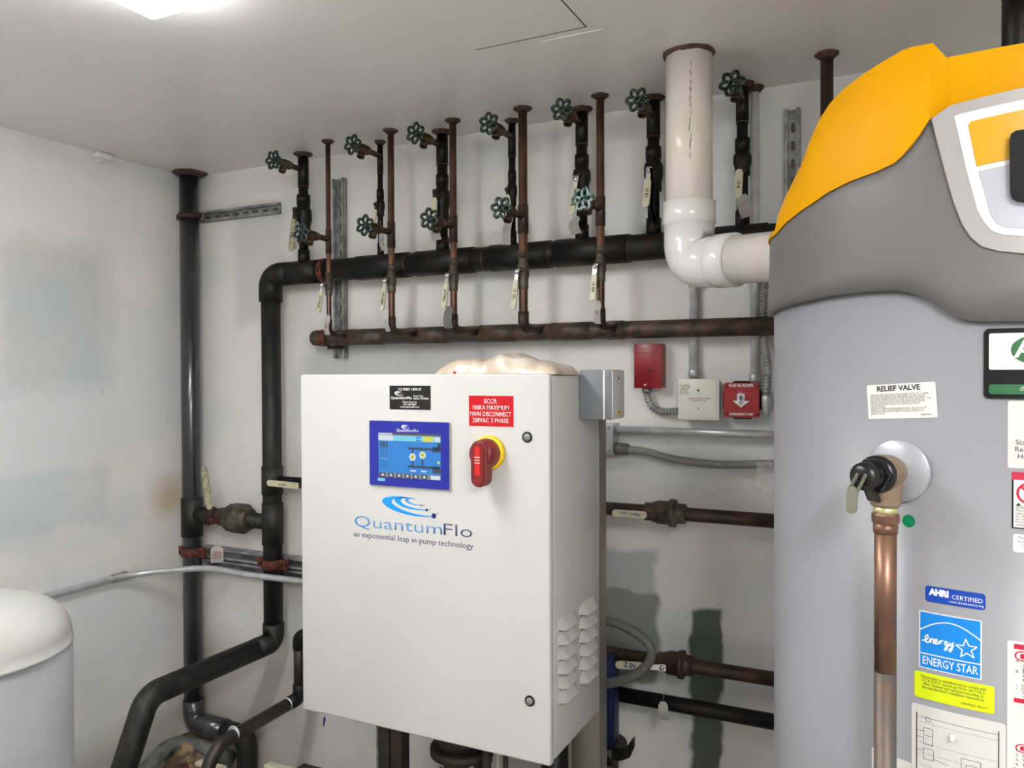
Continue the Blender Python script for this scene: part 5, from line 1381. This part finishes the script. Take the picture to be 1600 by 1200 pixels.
# nameplate with green A
o, loc, w_, h_ = stk('maker_badge', [(1538, 514), (1537, 622)], 'disp_black', .006, th=.003, w=.15)
Lx0, Ty = -w_/2, h_/2
def lift(ob, d=.0026):
    me = ob.data
    for v in me.vertices:
        p = ob.location+wloc(ob.parent)+v.co; n = V((p.x-HC.x, p.y-HC.y, 0)).normalized(); v.co += n*d
lift(stk_poly('white_field', o, loc, rrect(w_-.011, h_*.52, .002, cx=0, cy=h_*.17), 'st_white'))
lift(stk_poly('green_field', o, loc, rrect(w_-.011, h_*.14, .003, cx=0, cy=-h_*.37), 'st_dkgreen'))
cxx = norm_a(cyl_hit(1603, 549)[0])*HR; ce = (cxx-st_quad([(1538, 514)])[0][0])+Lx0+.008
el = [(ce+.024*cos(2*pi*k/32), h_*.19+.0175*sin(2*pi*k/32)) for k in range(32)]
lift(stk_poly('emblem', o, loc, el, 'st_dkgreen', 2))
lift(stk_text(o, loc, 'A', .030, ce-.009, h_*.19, 'white_ink', 4, bold=.0006, sx=1.1))
lift(stk_text(o, loc, 'gr', .011, ce-.003, -h_*.13, 'enc_grey', 3)); lift(stk_text(o, loc, 'd k', .009, ce-.009, -h_*.36, 'enc_light', 3))
# start-up sticker
o, loc, w_, h_ = stk('startup_label', [(1575, 626), (1574, 731)], 'st_grey', .003, w=.12)
stk_text(o, loc, 'Start-Up\nRequired\nHotline', .0088, -w_/2+.0235, -h_*.22, 'ink', align='CENTER', line=1.0)
# warning sticker crimson top
o, loc, w_, h_ = stk('flammable_label', [(1581, 737), (1581, 825)], 'disp_black', .0008, w=.09)
stk_poly('white_field', o, loc, box2(-w_*.48, -h_*.48, w_*.48, h_*.36), 'st_white')
stk_poly('band', o, loc, box2(-w_*.5, h_*.36, w_*.5, h_*.5), 'st_crimson')
cc_ = (-w_*.5+.018, h_*.13)
stk_poly('prohibition_ring', o, loc, [(cc_[0]+.0135*cos(2*pi*k/28), cc_[1]+.0135*sin(2*pi*k/28)) for k in range(28)], 'st_crimson', 2)
stk_poly('prohibition_ring', o, loc, [(cc_[0]+.0105*cos(2*pi*k/28), cc_[1]+.0105*sin(2*pi*k/28)) for k in range(28)], 'st_white', 3)
stk_poly('can_symbol', o, loc, box2(cc_[0]-.001, cc_[1]-.008, cc_[0]+.008, cc_[1]+.006), 'ink', 4)
stk_poly('prohibition_bar', o, loc, line(None, None, cc_[0]-.0085, cc_[1]+.0085, cc_[0]+.0085, cc_[1]-.0085, .003, None), 'st_crimson', 5)
stk_poly('hazard_symbol', o, loc, [(-w_*.5+.004, -h_*.10), (-w_*.5+.010, -h_*.10), (-w_*.5+.007, -h_*.04)], 'ink', 2)
stk_text(o, loc, 'WARNING\nFlammable\nvapors may\nbe drawn by\nair currents\nfrom other\nareas', .0045, -w_*.5+.004, -h_*.28, 'ink', align='LEFT', line=.8)
o, loc, w_, h_ = stk('small_notice_label', [(1583, 834), (1583, 862)], 'white_ink', .003, w=.1)
stk_text(o, loc, 'This is an\nto be the\nstate\nfor', .005, -w_/2+.014, 0, 'ink', line=.95)

# display on the shroud
def rp(nm, pts, m, r, th, par=HT, ang=50, label=None):
    P2 = [(norm_a(cyl_hit(x, y, r)[0])*HR, cyl_hit(x, y, r)[1]) for x, y in pts]
    bm = flat(P2, th)
    o = obj(nm, wrap(bm, r), MT[m], par, True, label=label, ang=30); return o
rp('display_bezel', [(1458, 188), (1468, 180), (1482, 170), (1490, 166), (1620, 135), (1760, 122), (1760, 415), (1600, 397), (1560, 393), (1535, 386), (1518, 372), (1505, 352), (1492, 318), (1478, 268)], 'bezel', RS-.001, .007)
rp('white_rim', [(1491, 182), (1498, 179), (1620, 152), (1760, 145), (1760, 385), (1600, 369), (1568, 367), (1550, 361), (1538, 348), (1527, 328), (1510, 265)], 'bezel_white', RS+.006, .0012)
rp('yellow_panel', [(1513, 196), (1517, 190), (1620, 167), (1740, 158), (1740, 230), (1577, 249), (1526, 260)], 'disp_yellow', RS+.0074, .0007)
rp('pale_panel', [(1529, 268), (1577, 257), (1740, 238), (1740, 372), (1600, 357), (1570, 355), (1558, 350), (1549, 338)], 'disp_grey', RS+.0074, .0007)
rp('control_module', [(1577, 222), (1579, 213), (1586, 208), (1600, 206), (1700, 196), (1700, 330), (1600, 317), (1588, 315), (1581, 310), (1578, 300)], 'disp_black', RS+.008, .012)

# relief valve assembly
a_, z_ = cyl_hit(1405, 735); a_ = norm_a(a_); n_ = V((cos(a_), sin(a_), 0)); u_ = V((-sin(a_), cos(a_), 0)); pc = cp(a_, z_, HR)
t = thing('relief_valve', 'tan bronze relief valve with black cap and steel lever on the heater jacket', 'valve', pc)
obj('wall_disc', lathe(pc-n_*.004, n_, [(0, .0425), (.008, .0425), (.0095, .041), (.011, .03), (.016, .018)], 48), MT['escutcheon'], t)
# find outlet axis: distance along n_ where screen x = 1385
best = min((abs((lambda q: 800+F*(q.dot(rt))/(q.dot(fw)))(pc+n_*s-EYE)-1384), s) for s in [k*.001 for k in range(10, 120)])[1]
oa = pc+n_*best
print('relief outlet offset', best)
vb = obj('body', add_lathe(add_lathe(BM(), pc+n_*.004, n_, [(0, .0165), (.012, .0175), (best-.012, .0235), (best+.012, .0255), (best+.018, .0235)], 28), oa+Z*.004, -Z, [(0, .021), (.025, .0215), (.045, .0195), (.048, .0175)], 28), MT['valve_tan'], t)
cap0 = oa+n_*.015
obj('black_cap', lathe(cap0, n_, [(0, .022), (.002, .0245), (.012, .0245), (.014, .021), (.016, .0175), (.036, .0165), (.040, .0185), (.046, .018), (.050, .012), (.051, .004)], 30), MT['black_plastic'], t)
obj('cap_hex', lathe(cap0+n_*.013, n_, [(0, .0235), (.010, .0225)], 6), MT['black_plastic'], t, False)
bm = BM(); tp_ = cap0+n_*.03-Z*.012
add_slab(bm, [(-.006, .0), (.020, .012), (.022, .004), (.004, -.020), (-.026, -.026), (-.024, -.02)], tp_, n_, Z, u_, .003)
obj('lever_guard', bm, MT['black_plastic'], t)
l0 = cap0+n_*.046+Z*.004; l1 = l0+n_*.026-Z*.018; l2 = l1+n_*.004-Z*.034
bm = BM()
for s in (-1, 1): add_tube(bm, [l0+u_*.0055*s+Z*.002, l1+u_*.0055*s-Z*.002], .0022, 8)
dz = (l2-l1).normalized()
add_slab(bm, rrect((l2-l1).length, .014, .0065, cx=(l2-l1).length/2), l1-dz*.004, dz, u_, n_, .0022)
add_tube(bm, [l0-u_*.008, l0+u_*.008], .0028, 10)
obj('test_lever', bm, MT['lever_steel'], t)
zb_ = oa.z-.044
obj('nipple', lathe(V((oa.x, oa.y, zb_)), -Z, [(0, .0155), (.010, .0155)], 26), MT['nipple'], t)
obj('hex_adapter', lathe(V((oa.x, oa.y, zb_-.010)), -Z, [(0, .0165), (.002, .0175), (.012, .0172), (.013, .0155)], 8), MT['copper_bright'], t, False)
obj('adapter_sleeve', lathe(V((oa.x, oa.y, zb_-.022)), -Z, [(0, .0155), (.014, .0155), (.015, .0140)], 28), MT['copper_bright'], t)
tq = thing('discharge_pipe', 'vertical copper discharge pipe under the relief valve, in front of the heater', 'pipe', V((oa.x, oa.y, .08)))
zst = Px(1386, 1000, oa.x).z
obj('pipe', tube([V((oa.x, oa.y, zb_-.030)), V((oa.x, oa.y, zst))], .0139, 30), MT['copper_bright'], tq)
obj('stained_pipe', tube([V((oa.x, oa.y, zst)), V((oa.x, oa.y, .08))], .01392, 30), mat('flux_stained_copper', rgb(112, 92, 78), .45, .3, rgb(84, 88, 90), 22, .1, 60, .4, .62), tq, label='grey-stained lower stretch of the pipe')
print('objects', len(bpy.data.objects))
